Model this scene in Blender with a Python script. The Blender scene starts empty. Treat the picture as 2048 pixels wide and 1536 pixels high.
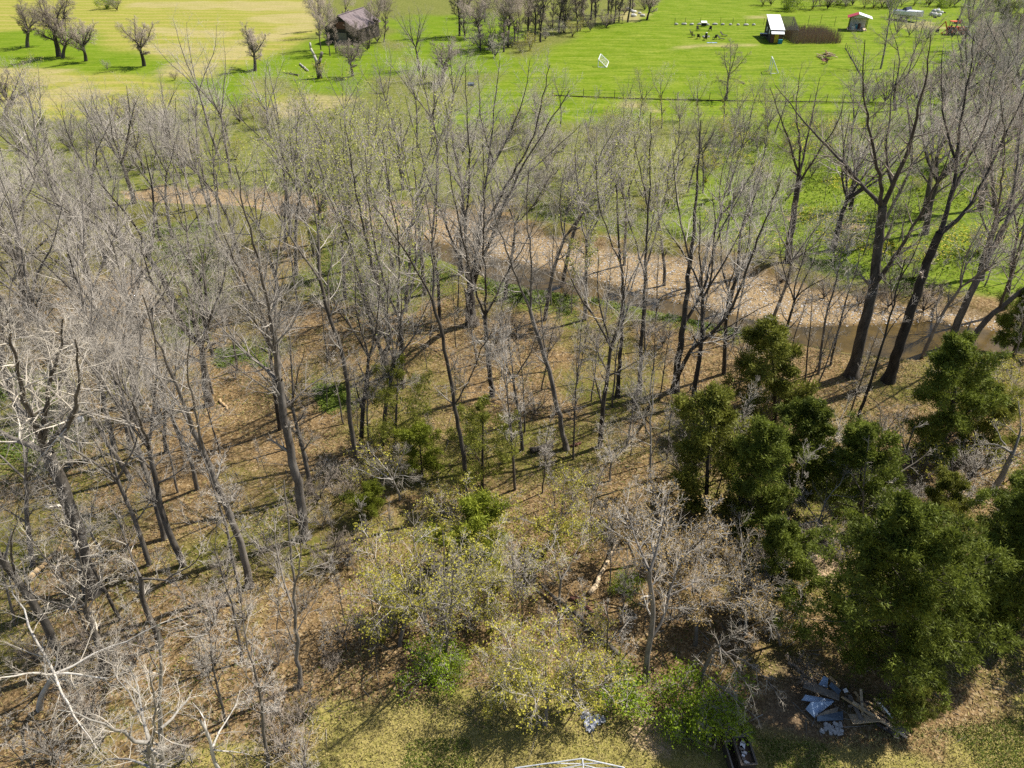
import bpy, math, random
import numpy as np
from mathutils import Vector, Matrix, Quaternion

S = bpy.context.scene
COL = S.collection
R = math.radians

# ------------------------------------------------------------------ camera
CAM_H, PITCH, FPX = 30.0, R(35.0), 1422.0
cam = bpy.data.cameras.new('camera')
cam.sensor_width = 36.0
cam.lens = 36.0 * FPX / 2048.0
cam.clip_end = 6000
camo = bpy.data.objects.new('camera', cam)
COL.objects.link(camo)
camo.location = (0, 0, CAM_H)
camo.rotation_euler = (math.pi / 2 - PITCH, 0, 0)
S.camera = camo

# ------------------------------------------------------------------ light
SUN_EL, SUN_AZ = R(52.0), math.atan2(0.42, 0.906)      # azimuth measured from +X towards +Y
sd = Vector((math.cos(SUN_EL) * math.cos(SUN_AZ), math.cos(SUN_EL) * math.sin(SUN_AZ), math.sin(SUN_EL)))
W = bpy.data.worlds.new('World'); S.world = W; W.use_nodes = True
wn = W.node_tree.nodes; wl = W.node_tree.links
sky = wn.new('ShaderNodeTexSky'); sky.sky_type = 'NISHITA'; sky.sun_disc = False
sky.sun_elevation = SUN_EL
sky.sun_rotation = math.pi / 2 - SUN_AZ
wn['Background'].inputs['Strength'].default_value = 0.08
wl.new(sky.outputs[0], wn['Background'].inputs[0])
sun = bpy.data.lights.new('sun', 'SUN'); sun.energy = 5.0; sun.angle = R(0.53); sun.color = (1.0, 0.95, 0.86)
suno = bpy.data.objects.new('sun', sun); COL.objects.link(suno)
suno.rotation_mode = 'QUATERNION'
suno.rotation_quaternion = sd.to_track_quat('Z', 'Y')
suno.location = (60, 30, 80)
S.view_settings.view_transform = 'Standard'
S.view_settings.look = 'None'
S.view_settings.gamma = 1.0
S.view_settings.exposure = 0.78
S.render.engine = 'CYCLES'
S.cycles.max_bounces = 3
S.cycles.diffuse_bounces = 1
S.cycles.transparent_max_bounces = 4
S.cycles.use_denoising = False
S.cycles.use_adaptive_sampling = False

# ------------------------------------------------------------------ pixel -> place
CP, SP = math.cos(PITCH), math.sin(PITCH)
def ray(px, py):
    a = (px - 1024.0) / FPX; b = (768.0 - py) / FPX
    return (a, CP + b * SP, -SP + b * CP)
def gnd(px, py, z=0.0):
    d = ray(px, py); t = (z - CAM_H) / d[2]
    return Vector((d[0] * t, d[1] * t, z))
def at_y(px, py, Y):                       # the point of a pixel's line of sight in the upright plane y = Y
    d = ray(px, py); t = Y / d[1]
    return Vector((d[0] * t, Y, CAM_H + d[2] * t))
def project(p):
    x, y, z = p[0], p[1], p[2] - CAM_H
    dep = y * CP - z * SP; up = y * SP + z * CP
    return 1024 + FPX * x / dep, 768 - FPX * up / dep

# ------------------------------------------------------------------ materials
MATS = {}
def nodes_of(name):
    m = bpy.data.materials.new(name); m.use_nodes = True
    nt = m.node_tree; b = nt.nodes['Principled BSDF']
    b.inputs['Specular IOR Level'].default_value = 0.2
    MATS[name] = m
    return m, nt, b
def N(nt, typ, **kw):
    n = nt.nodes.new(typ)
    for k, v in kw.items():
        if k in n.inputs: n.inputs[k].default_value = v
        else: setattr(n, k, v)
    return n
def L(nt, a, b): nt.links.new(a, b)
def ramp(nt, src, stops):
    r = nt.nodes.new('ShaderNodeValToRGB'); e = r.color_ramp.elements
    while len(e) < len(stops): e.new(0.5)
    for i, (p, c) in enumerate(stops):
        e[i].position = p; e[i].color = (*c, 1) if len(c) == 3 else c
    L(nt, src, r.inputs[0]); return r.outputs[0]
def mixc(nt, f, a, b, mode='MIX'):
    m = nt.nodes.new('ShaderNodeMix'); m.data_type = 'RGBA'; m.blend_type = mode; m.clamp_factor = True
    for s, v in ((m.inputs[0], f), (m.inputs[6], a), (m.inputs[7], b)):
        if hasattr(v, 'links') or hasattr(v, 'is_linked'): L(nt, v, s)
        elif isinstance(v, (int, float)): s.default_value = v
        else: s.default_value = (*v, 1)
    return m.outputs[2]
def math_(nt, op, a, b=None, c=None, clamp=False):
    m = nt.nodes.new('ShaderNodeMath'); m.operation = op; m.use_clamp = clamp
    for i, v in enumerate((a, b, c)):
        if v is None: continue
        if hasattr(v, 'is_linked'): L(nt, v, m.inputs[i])
        else: m.inputs[i].default_value = v
    return m.outputs[0]
def noise(nt, vec, scale, detail=3, rough=0.6, out=0):
    n = N(nt, 'ShaderNodeTexNoise'); n.inputs['Scale'].default_value = scale
    n.inputs['Detail'].default_value = detail; n.inputs['Roughness'].default_value = rough
    if vec is not None: L(nt, vec, n.inputs['Vector'])
    return n.outputs[out]
def simple(name, col, rough=0.7, var=0.25, scale=6.0, metal=0.0, spec=0.2, bump=0.0, stretch=None):
    m, nt, b = nodes_of(name)
    tc = N(nt, 'ShaderNodeTexCoord'); v = tc.outputs['Object']
    if stretch:
        mp = N(nt, 'ShaderNodeMapping'); mp.inputs['Scale'].default_value = stretch; L(nt, v, mp.inputs[0]); v = mp.outputs[0]
    f = noise(nt, v, scale, 5, 0.65)
    c = ramp(nt, f, [(0.25, [x * (1 - var) for x in col]), (0.75, [min(1, x * (1 + var)) for x in col])])
    L(nt, c, b.inputs['Base Color'])
    b.inputs['Roughness'].default_value = rough; b.inputs['Metallic'].default_value = metal
    b.inputs['Specular IOR Level'].default_value = spec
    if bump:
        bp = N(nt, 'ShaderNodeBump'); bp.inputs['Strength'].default_value = bump; bp.inputs['Distance'].default_value = 0.03
        L(nt, f, bp.inputs['Height']); L(nt, bp.outputs[0], b.inputs['Normal'])
    return m
def bark(name, dark, light, scale=3.0):
    m, nt, b = nodes_of(name)
    tc = N(nt, 'ShaderNodeTexCoord'); oi = N(nt, 'ShaderNodeObjectInfo')
    mp = N(nt, 'ShaderNodeMapping'); mp.inputs['Scale'].default_value = (1, 1, 0.35); L(nt, tc.outputs['Object'], mp.inputs[0])
    f = noise(nt, mp.outputs[0], scale, 6, 0.7)
    c = ramp(nt, f, [(0.32, dark), (0.68, light)])
    k = math_(nt, 'MULTIPLY_ADD', oi.outputs['Random'], 0.75, 0.62)
    hs = N(nt, 'ShaderNodeHueSaturation'); L(nt, c, hs.inputs['Color']); L(nt, k, hs.inputs['Value'])
    L(nt, hs.outputs[0], b.inputs['Base Color']); b.inputs['Roughness'].default_value = 0.85
    b.inputs['Specular IOR Level'].default_value = 0.1
    return m
def leafmat(name, c1, c2, trans=0.35, scale=1.2):
    m, nt, b = nodes_of(name)
    tc = N(nt, 'ShaderNodeTexCoord'); oi = N(nt, 'ShaderNodeObjectInfo')
    f = noise(nt, tc.outputs['Object'], scale, 4, 0.7)
    c = ramp(nt, f, [(0.3, c1), (0.7, c2)])
    k = math_(nt, 'MULTIPLY_ADD', oi.outputs['Random'], 0.35, 0.82)
    hs = N(nt, 'ShaderNodeHueSaturation'); L(nt, c, hs.inputs['Color']); L(nt, k, hs.inputs['Value'])
    L(nt, hs.outputs[0], b.inputs['Base Color']); b.inputs['Roughness'].default_value = 0.6
    t = N(nt, 'ShaderNodeBsdfTranslucent'); L(nt, hs.outputs[0], t.inputs[0])
    mx = N(nt, 'ShaderNodeMixShader'); mx.inputs[0].default_value = trans
    L(nt, b.outputs[0], mx.inputs[1]); L(nt, t.outputs[0], mx.inputs[2])
    L(nt, mx.outputs[0], nt.nodes['Material Output'].inputs[0])
    return m

bark('bark_grey', (0.07, 0.058, 0.047), (0.23, 0.205, 0.175))
bark('bark_dark', (0.04, 0.033, 0.026), (0.125, 0.108, 0.088))
bark('bark_pale', (0.22, 0.195, 0.16), (0.50, 0.47, 0.42), 2.0)
bark('twig_grey', (0.27, 0.24, 0.20), (0.51, 0.46, 0.395), 1.0)
bark('twig_brown', (0.20, 0.16, 0.125), (0.38, 0.325, 0.265), 1.0)
bark('twig_pale', (0.31, 0.27, 0.215), (0.55, 0.495, 0.41), 1.0)
leafmat('bud_yellow', (0.30, 0.28, 0.035), (0.54, 0.49, 0.08))
leafmat('bud_green', (0.28, 0.30, 0.05), (0.50, 0.50, 0.11))
leafmat('bud_brown', (0.26, 0.17, 0.06), (0.44, 0.32, 0.12))
leafmat('leaf_bright', (0.16, 0.25, 0.014), (0.36, 0.46, 0.035))
leafmat('cedar_dark', (0.055, 0.075, 0.013), (0.24, 0.285, 0.038), 0.35, 1.1)
leafmat('cedar_olive', (0.09, 0.10, 0.018), (0.29, 0.30, 0.045), 0.35, 1.1)
leafmat('cedar_lime', (0.13, 0.16, 0.015), (0.26, 0.29, 0.03), 0.3, 0.8)
simple('wood_grey', (0.20, 0.17, 0.14), 0.85, 0.4, 4, stretch=(1, 1, 0.3))
simple('wood_dark', (0.05, 0.042, 0.036), 0.85, 0.4, 4)
simple('wood_tan', (0.40, 0.28, 0.15), 0.8, 0.35, 5)
simple('wood_pale', (0.52, 0.40, 0.26), 0.8, 0.3, 5)
simple('wood_red', (0.16, 0.075, 0.055), 0.85, 0.45, 3)
simple('barn_roof', (0.15, 0.118, 0.12), 0.7, 0.5, 1.3, bump=0.2)
simple('white_paint', (0.80, 0.80, 0.80), 0.5, 0.06, 2)
simple('frame_grey', (0.42, 0.43, 0.45), 0.5, 0.35, 6)
simple('white_dirty', (0.62, 0.60, 0.56), 0.7, 0.25, 2)
simple('red_paint', (0.30, 0.02, 0.03), 0.5, 0.25, 2)
simple('orange_paint', (0.62, 0.10, 0.025), 0.45, 0.2, 3)
simple('blue_paint', (0.03, 0.12, 0.38), 0.5, 0.2, 3)
simple('teal_paint', (0.03, 0.22, 0.30), 0.5, 0.2, 3)
simple('yellow_paint', (0.62, 0.42, 0.03), 0.5, 0.2, 3)
simple('black_rubber', (0.018, 0.018, 0.02), 0.8, 0.3, 8)
simple('dark_metal', (0.045, 0.043, 0.042), 0.6, 0.3, 5)
simple('steel', (0.35, 0.36, 0.38), 0.45, 0.25, 5, metal=0.4)
simple('tin_blue', (0.30, 0.40, 0.55), 0.38, 0.3, 2.5, metal=0.3, spec=0.5)
simple('tin_slate', (0.10, 0.13, 0.17), 0.5, 0.35, 2.5, metal=0.2)
simple('stone_pale', (0.42, 0.40, 0.38), 0.85, 0.3, 6)
simple('stone_grey', (0.24, 0.22, 0.20), 0.9, 0.35, 6)
simple('tarp_grey', (0.27, 0.28, 0.32), 0.5, 0.6, 7, spec=0.4)
simple('glass_dark', (0.03, 0.035, 0.045), 0.08, 0.1, 2, spec=0.6)
simple('boat_white', (0.74, 0.76, 0.80), 0.4, 0.06, 2, spec=0.5)
simple('straw', (0.42, 0.33, 0.18), 0.9, 0.35, 8)
simple('soil', (0.14, 0.09, 0.055), 0.95, 0.4, 6)

# ------------------------------------------------------------------ mesh helpers
def mesh_np(name, V, F, mat=None, smooth=True):
    V = np.asarray(V, np.float32).reshape(-1, 3); F = np.asarray(F, np.int32).reshape(-1, 3)
    me = bpy.data.meshes.new(name)
    me.vertices.add(len(V)); me.vertices.foreach_set('co', V.ravel())
    me.loops.add(F.size); me.loops.foreach_set('vertex_index', F.ravel())
    me.polygons.add(len(F)); me.polygons.foreach_set('loop_start', np.arange(0, F.size, 3, dtype=np.int32))
    me.polygons.foreach_set('use_smooth', np.full(len(F), smooth, bool))
    me.update(calc_edges=True)
    if mat: me.materials.append(MATS[mat])
    return me
def link(name, data, parent=None, loc=None):
    o = bpy.data.objects.new(name, data); COL.objects.link(o)
    if parent is not None: o.parent = parent
    if loc is not None: o.location = loc
    return o
LABELS = {}
def tag(o, label, cat, group=None, kind=None):
    o['label'] = label; o['category'] = cat
    if group: o['group'] = group
    if kind: o['kind'] = kind
    return o
class MB:
    def __init__(s): s.v = []; s.f = []
    def box(s, c, size, rz=0.0, rx=0.0, ry=0.0):
        n = len(s.v); m = Matrix.Rotation(rz, 3, 'Z') @ Matrix.Rotation(ry, 3, 'Y') @ Matrix.Rotation(rx, 3, 'X')
        for k in range(8):
            p = Vector(((k & 1) - .5, ((k >> 1) & 1) - .5, ((k >> 2) & 1) - .5))
            p = Vector((p.x * size[0], p.y * size[1], p.z * size[2]))
            s.v.append(m @ p + Vector(c))
        for q in ((0, 2, 3, 1), (4, 5, 7, 6), (0, 1, 5, 4), (2, 6, 7, 3), (0, 4, 6, 2), (1, 3, 7, 5)):
            s.f.append([n + i for i in q])
        return s
    def tube(s, a, b, ra, rb=None, k=8, caps=True):
        a = Vector(a); b = Vector(b); rb = ra if rb is None else rb
        d = (b - a).normalized(); u = d.orthogonal().normalized(); w = d.cross(u); n = len(s.v)
        for p, r in ((a, ra), (b, rb)):
            for i in range(k):
                t = 2 * math.pi * i / k; s.v.append(p + u * (r * math.cos(t)) + w * (r * math.sin(t)))
        for i in range(k): s.f.append([n + i, n + (i + 1) % k, n + k + (i + 1) % k, n + k + i])
        if caps: s.f.append([n + k - 1 - i for i in range(k)]); s.f.append([n + k + i for i in range(k)])
        return s
    def path(s, pts, r, k=6):
        for a, b in zip(pts[:-1], pts[1:]): s.tube(a, b, r, r, k)
        return s
    def slab(s, corners, th):                # a panel from its corner points, with thickness
        n = len(s.v); c = [Vector(p) for p in corners]; m = len(c)
        nr = Vector((0, 0, 0))
        for i in range(m): nr += (c[i] - c[0]).cross(c[(i + 1) % m] - c[0])
        nr.normalize()
        s.v += [p + nr * th / 2 for p in c] + [p - nr * th / 2 for p in c]
        s.f.append([n + i for i in range(m)]); s.f.append([n + 2 * m - 1 - i for i in range(m)])
        for i in range(m): s.f.append([n + i, n + m + i, n + m + (i + 1) % m, n + (i + 1) % m])
        return s
    def blob(s, c, r, k=8, h=5, jit=0.0, rng=random):
        n = len(s.v); c = Vector(c); r = r if hasattr(r, '__len__') else (r, r, r)
        for j in range(h + 1):
            th = math.pi * j / h
            for i in range(k):
                ph = 2 * math.pi * i / k; q = 1 + (rng.random() - .5) * jit
                s.v.append(c + Vector((r[0] * math.sin(th) * math.cos(ph), r[1] * math.sin(th) * math.sin(ph), r[2] * math.cos(th))) * q)
        for j in range(h):
            for i in range(k):
                a, b = n + j * k + i, n + j * k + (i + 1) % k
                s.f.append([a, a + k, b + k, b])
        return s
    def mesh(s, name, mat, smooth=False):
        me = bpy.data.meshes.new(name); me.from_pydata([tuple(p) for p in s.v], [], s.f); me.update()
        me.materials.append(MATS[mat])
        if smooth: me.polygons.foreach_set('use_smooth', [True] * len(me.polygons))
        return me
    def build(s, name, mat, parent=None, loc=None, smooth=False):
        return link(name, s.mesh(name, mat, smooth), parent, loc)
def empty(name, loc, rz=0.0):
    o = link(name, None, None, loc); o.rotation_euler = (0, 0, rz); o.empty_display_size = 0.3; return o
def ordinal(i):
    w = ['first', 'second', 'third', 'fourth', 'fifth', 'sixth', 'seventh', 'eighth', 'ninth', 'tenth', 'eleventh', 'twelfth',
         'thirteenth', 'fourteenth', 'fifteenth', 'sixteenth', 'seventeenth', 'eighteenth', 'nineteenth', 'twentieth']
    if i < 20: return w[i]
    n = i + 1; t = {2: 'twenty', 3: 'thirty', 4: 'forty', 5: 'fifty', 6: 'sixty', 7: 'seventy', 8: 'eighty', 9: 'ninety'}[n // 10] if n < 100 else 'hundred-and-' + ordinal(n - 101)
    if n >= 100: return t
    return (t[:-1] + 'ieth') if n % 10 == 0 else t + '-' + w[n % 10 - 1]

# ------------------------------------------------------------------ ground
def poly(px, z=0.0): return np.array([gnd(x, y, z)[:2] for x, y in px])
def sdist(P, X, Y):                        # signed distance to a polygon, positive inside
    d = np.full(X.shape, 1e9); ins = np.zeros(X.shape, bool)
    for i in range(len(P)):
        ax, ay = P[i]; bx, by = P[(i + 1) % len(P)]
        dx, dy = bx - ax, by - ay
        t = np.clip(((X - ax) * dx + (Y - ay) * dy) / (dx * dx + dy * dy + 1e-12), 0, 1)
        d = np.minimum(d, np.hypot(X - ax - t * dx, Y - ay - t * dy))
        c = ((ay > Y) != (by > Y)) & (X < (bx - ax) * (Y - ay) / (by - ay + 1e-12) + ax)
        ins ^= c
    return np.where(ins, d, -d)
def sst(d, a, b):
    t = np.clip((d - a) / (b - a), 0, 1); return t * t * (3 - 2 * t)
near_edge = [(2600, 720), (2120, 722), (1950, 706), (1830, 728), (1700, 714), (1600, 698), (1480, 668), (1380, 648), (1290, 624), (1200, 603),
             (1100, 592), (1000, 572), (900, 532), (850, 512), (760, 492), (680, 470), (600, 447)]
bed_px = [(250, 388), (330, 378), (470, 380), (560, 388), (680, 398), (780, 403), (850, 408), (930, 428), (1000, 455), (1100, 470),
          (1200, 495), (1300, 508), (1400, 522), (1500, 541), (1600, 570), (1700, 590), (1800, 605), (1880, 612), (1960, 630), (2120, 650), (2600, 650)] \
         + near_edge + [(500, 418), (330, 412), (250, 402)]
wat_px = [(560, 402), (680, 432), (760, 463), (860, 480), (950, 505), (1100, 540), (1170, 552), (1280, 587), (1400, 615), (1520, 642), (1600, 652),
          (1720, 650), (1850, 642), (1960, 656), (2120, 676), (2600, 680)] + near_edge + [(560, 430)]
BED = poly(bed_px, -0.4); WAT = poly(wat_px, -0.6)
def gz_np(X, Y):
    db = sdist(BED, X, Y); dw = sdist(WAT, X, Y)
    w = 0.10 * np.sin(X * 0.21 + 1.3) * np.sin(Y * 0.17) + 0.05 * np.sin(X * 0.53 + Y * 0.41)
    bump = 0.25 * np.exp(-((db + 1.5) / 1.3) ** 2)
    return w * sst(-db, 0, 2) + bump - 0.55 * sst(db, -0.4, 0.6) - 0.40 * sst(dw, -0.6, 1.0)
def gz(x, y): return float(gz_np(np.array([x]), np.array([y]))[0])

def axis(parts):
    out = []
    for a, b, st in parts: out += list(np.arange(a, b, st))
    return np.array(out + [parts[-1][1]])
xs = axis([(-1500, -300, 120), (-300, -130, 10), (-130, -60, 2.0), (-60, 60, 0.6), (60, 130, 2.0), (130, 300, 10), (300, 1500, 120)])
ys = axis([(-300, -20, 40), (-20, 10, 5), (10, 80, 0.5), (80, 150, 1.0), (150, 290, 1.6), (290, 500, 15), (500, 2600, 150)])
GX, GY = np.meshgrid(xs, ys)
X, Y = GX.ravel(), GY.ravel()
Z = gz_np(X, Y)
rng = np.random.default_rng(7)
def vnoise(X, Y, s, seed):                # cheap smooth value noise
    r = np.random.default_rng(seed); T = r.random((128, 128))
    u, v = X / s, Y / s; i, j = np.floor(u).astype(int), np.floor(v).astype(int)
    f, g = u - i, v - j; f = f * f * (3 - 2 * f); g = g * g * (3 - 2 * g)
    q = lambda a, b: T[a % 128, b % 128]
    return (q(i, j) * (1 - f) + q(i + 1, j) * f) * (1 - g) + (q(i, j + 1) * (1 - f) + q(i + 1, j + 1) * f) * g
wob = (vnoise(X, Y, 3.0, 1) - .5) * 3.0 + (vnoise(X, Y, 0.9, 2) - .5) * 1.2
wobF = (vnoise(X, Y, 9.0, 3) - .5) * 9.0
def zone(pxs, soft=1.2, far=False):
    d = sdist(poly(pxs), X, Y) + (wobF if far else wob)
    return sst(d, -soft, soft)
far_grass = sst(Y + wobF * .5, 76, 84)                           # everything beyond the creek belt is grassland
lawn = zone([(860, 250), (1040, 120), (1090, 92), (1230, 48), (1300, 0), (1300, -80), (2500, -80), (2500, 150), (1720, 238), (1100, 243)], 3, True)
field = zone([(-900, -90), (650, -90), (640, 40), (600, 95), (520, 150), (560, 205), (0, 240), (-900, 250)], 3, True)
straw_list = [[(310, 54), (470, 62), (460, 76), (300, 66)], [(290, 90), (415, 94), (400, 111), (285, 104)], [(260, 4), (640, 2), (640, 24), (250, 14)],
              [(430, 95), (520, 90), (500, 116), (420, 118)], [(330, 122), (440, 128), (430, 150), (310, 152)], [(-40, 132), (140, 140), (150, 165), (-60, 172)],
              [(30, 185), (190, 165), (200, 200), (0, 212)], [(540, 205), (660, 185), (700, 205), (560, 240)], [(500, 30), (640, 26), (620, 44), (500, 46)],
              [(560, 52), (640, 40), (620, 60), (560, 66)], [(480, 70), (570, 64), (560, 80), (480, 84)], [(1250, 205), (1310, 208), (1300, 219), (1250, 215)], [(1345, 92), (1520, 88), (1500, 95), (1340, 97)],
              [(1500, 34), (1530, 30), (1530, 36), (1495, 38)], [(1800, 50), (1860, 40), (1880, 55), (1820, 66)], [(1240, 18), (1300, 30), (1290, 44), (1250, 44)]]
strawm = np.zeros_like(X)
for p in straw_list: strawm = np.maximum(strawm, sst(sdist(poly(p), X, Y) + (vnoise(X, Y, 4, 5) - .5) * 5, -1.5, 1.5))
green_list = [[(-80, 66), (170, 58), (330, 130), (180, 150), (-80, 128)], [(430, 140), (560, 105), (600, 90), (650, 66), (760, 80), (860, 130), (700, 185), (560, 165), (440, 158)],
              [(760, 40), (960, 20), (1060, 60), (1000, 140), (820, 150)], [(200, 128), (330, 120), (320, 146), (190, 146)], [(280, 150), (520, 162), (520, 205), (420, 205)]]
greenm = np.zeros_like(X)
for p in green_list: greenm = np.maximum(greenm, zone(p, 3, True))
meadow = zone([(1440, 236), (2500, 215), (2500, 640), (1900, 585), (1750, 560), (1560, 505), (1400, 480), (1300, 430), (1420, 330)], 2)
herb_list = [[(-150, 720), (150, 730), (175, 850), (120, 950), (-150, 1000)], [(290, 455), (420, 430), (470, 560), (430, 690), (330, 690)],
             [(620, 480), (860, 468), (950, 560), (800, 620), (600, 600)], [(1180, 596), (1290, 616), (1500, 664), (1490, 680), (1280, 640), (1170, 612)],
             [(620, 760), (700, 770), (720, 830), (630, 830)], [(930, 540), (1180, 596), (1150, 640), (960, 610)], [(420, 700), (560, 680), (560, 740), (430, 740)],
             [(1000, 360), (1250, 380), (1400, 480), (1250, 470), (1050, 440)], [(640, 430), (820, 460), (800, 480), (640, 470)], [(1820, 600), (1900, 560), (1700, 520), (1560, 500), (1640, 560)]]
herb = np.zeros_like(X)
for p in herb_list: herb = np.maximum(herb, zone(p, 1.5))
nlawn = zone([(-400, 1640), (250, 1570), (560, 1490), (760, 1385), (1000, 1400), (1150, 1425), (1300, 1430), (1500, 1460), (1650, 1478), (1900, 1440), (2500, 1370), (2600, 2600), (-500, 2600)], 1.0)
path = np.maximum(zone([(210, 850), (228, 870), (185, 935), (165, 960), (150, 940), (175, 890)], 0.5), zone([(1590, 428), (1740, 452), (1735, 459), (1590, 436)], 0.5))
path = np.maximum(path, zone([(1605, 1070), (1660, 1065), (1670, 1130), (1620, 1140)], 0.6))
path = np.maximum(path, 0.8 * zone([(1250, 1425), (1400, 1440), (1390, 1470), (1270, 1465)], 0.5))
db = sdist(BED, X, Y); dw = sdist(WAT, X, Y)
gravel = sst(db + (vnoise(X, Y, 1.2, 8) - .5) * 0.8, -0.3, 0.4)
wet = sst(dw, -0.7, 0.1)
olive = vnoise(X, Y, 7.0, 11) * 0.6 + vnoise(X, Y, 2.2, 12) * 0.4
olive = np.maximum(olive, 0.85 * sst(-X * 0.5 + Y - 78, -6, 6))
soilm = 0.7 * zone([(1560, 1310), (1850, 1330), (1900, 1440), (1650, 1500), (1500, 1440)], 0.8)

nx, ny = len(xs), len(ys)
ii, jj = np.meshgrid(np.arange(nx - 1), np.arange(ny - 1)); a = (jj * nx + ii).ravel()
F = np.concatenate([np.stack([a, a + 1, a + nx + 1], 1), np.stack([a, a + nx + 1, a + nx], 1)])
gme = mesh_np('ground', np.stack([X, Y, Z], 1), F)
def attr(me, name, r, g, b):
    at = me.color_attributes.new(name, 'FLOAT_COLOR', 'POINT')
    at.data.foreach_set('color', np.stack([r, g, b, np.ones_like(r)], 1).astype(np.float32).ravel())
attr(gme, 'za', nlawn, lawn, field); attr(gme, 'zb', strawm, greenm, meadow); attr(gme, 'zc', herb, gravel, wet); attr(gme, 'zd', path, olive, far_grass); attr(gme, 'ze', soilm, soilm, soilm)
m, nt, b = nodes_of('ground_cover')
tc = N(nt, 'ShaderNodeTexCoord'); O = tc.outputs['Object']
def chan(name):
    n = N(nt, 'ShaderNodeAttribute'); n.attribute_name = name
    s = N(nt, 'ShaderNodeSeparateColor'); L(nt, n.outputs['Color'], s.inputs[0]); return s.outputs
za, zb, zc, zd, ze = (chan(k) for k in ('za', 'zb', 'zc', 'zd', 'ze'))
nf = noise(nt, O, 9.0, 6, 0.75); nm = noise(nt, O, 1.6, 5, 0.7); nl = noise(nt, O, 0.28, 4, 0.6); nff = noise(nt, O, 26.0, 4, 0.7)
vor = N(nt, 'ShaderNodeTexVoronoi'); vor.inputs['Scale'].default_value = 9.0; L(nt, O, vor.inputs['Vector'])
vs = N(nt, 'ShaderNodeSeparateColor'); L(nt, vor.outputs['Color'], vs.inputs[0])
def edge(mask, k=0.9):                     # break a soft border up with fine noise
    t = math_(nt, 'MULTIPLY_ADD', math_(nt, 'SUBTRACT', nm, 0.5), k, mask)
    t = math_(nt, 'MULTIPLY_ADD', math_(nt, 'SUBTRACT', nf, 0.5), k, t)
    mr = N(nt, 'ShaderNodeMapRange'); mr.inputs['From Min'].default_value = 0.3; mr.inputs['From Max'].default_value = 0.7
    L(nt, t, mr.inputs['Value']); return mr.outputs[0]
litter = ramp(nt, vs.outputs[0], [(0.0, (0.055, 0.034, 0.016)), (0.3, (0.14, 0.088, 0.042)), (0.6, (0.23, 0.15, 0.072)), (0.85, (0.32, 0.215, 0.108)), (1.0, (0.45, 0.35, 0.21))])
litter = mixc(nt, math_(nt, 'MULTIPLY', nm, 0.9), litter, ramp(nt, nf, [(0.3, (0.055, 0.037, 0.017)), (0.55, (0.175, 0.118, 0.053)), (0.75, (0.30, 0.21, 0.10))]))
fgrass = ramp(nt, nf, [(0.25, (0.035, 0.036, 0.008)), (0.5, (0.115, 0.11, 0.024)), (0.75, (0.24, 0.215, 0.06))])
col = mixc(nt, edge(math_(nt, 'MULTIPLY_ADD', zd[1], 1.3, -0.33), 0.8), litter, fgrass)
hcol = ramp(nt, nf, [(0.3, (0.03, 0.045, 0.008)), (0.5, (0.085, 0.115, 0.018)), (0.72, (0.18, 0.20, 0.04))])
col = mixc(nt, math_(nt, 'MULTIPLY', edge(zc[0], 0.9), 0.7), col, hcol)
fcol = ramp(nt, nm, [(0.3, (0.075, 0.09, 0.016)), (0.5, (0.13, 0.145, 0.03)), (0.7, (0.23, 0.20, 0.07))])
col = mixc(nt, zd[2], col, fcol)
mp = N(nt, 'ShaderNodeMapping'); mp.inputs['Scale'].default_value = (0.10, 1.0, 1); mp.inputs['Rotation'].default_value = (0, 0, 0.06); L(nt, O, mp.inputs[0])
nst = noise(nt, mp.outputs[0], 0.8, 5, 0.65)
wv = N(nt, 'ShaderNodeTexWave'); wv.bands_direction = 'Y'; wv.inputs['Scale'].default_value = 0.055; wv.inputs['Distortion'].default_value = 2.2; wv.inputs['Detail'].default_value = 3; wv.inputs['Detail Scale'].default_value = 1.5; L(nt, O, wv.inputs['Vector'])
fieldc = mixc(nt, math_(nt, 'MULTIPLY_ADD', math_(nt, 'ADD', math_(nt, 'MULTIPLY', wv.outputs['Fac'], 0.4), math_(nt, 'MULTIPLY', nst, 1.6)), 2.0, -1.85, clamp=True), ramp(nt, nm, [(0.3, (0.15, 0.18, 0.02)), (0.7, (0.29, 0.27, 0.055))]), ramp(nt, nm, [(0.3, (0.25, 0.21, 0.05)), (0.7, (0.39, 0.31, 0.12))]))
col = mixc(nt, za[2], col, fieldc)
lawnc = ramp(nt, math_(nt, 'MULTIPLY_ADD', nst, 0.5, math_(nt, 'MULTIPLY_ADD', nm, 0.46, math_(nt, 'MULTIPLY', wv.outputs['Fac'], 0.025))), [(0.36, (0.055, 0.11, 0.003)), (0.5, (0.115, 0.175, 0.005)), (0.63, (0.215, 0.245, 0.035))])
lawnc = mixc(nt, math_(nt, 'MULTIPLY_ADD', nl, 1.6, -0.62, clamp=True), lawnc, mixc(nt, 0.4, lawnc, (0.32, 0.31, 0.07)))
col = mixc(nt, za[1], col, lawnc)
col = mixc(nt, zb[1], col, mixc(nt, 0.3, lawnc, (0.10, 0.17, 0.006)))
meadc = ramp(nt, nm, [(0.3, (0.065, 0.105, 0.008)), (0.5, (0.125, 0.175, 0.016)), (0.7, (0.20, 0.225, 0.04))])
col = mixc(nt, zb[2], col, meadc)
strc = ramp(nt, nm, [(0.3, (0.25, 0.205, 0.08)), (0.7, (0.40, 0.33, 0.17))])
col = mixc(nt, math_(nt, 'MULTIPLY', zb[0], math_(nt, 'MULTIPLY_ADD', nst, 2.2, -0.45, clamp=True)), col, strc)
nlc = ramp(nt, nf, [(0.22, (0.10, 0.095, 0.022)), (0.42, (0.22, 0.19, 0.05)), (0.62, (0.33, 0.265, 0.10)), (0.8, (0.44, 0.35, 0.17))])
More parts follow.
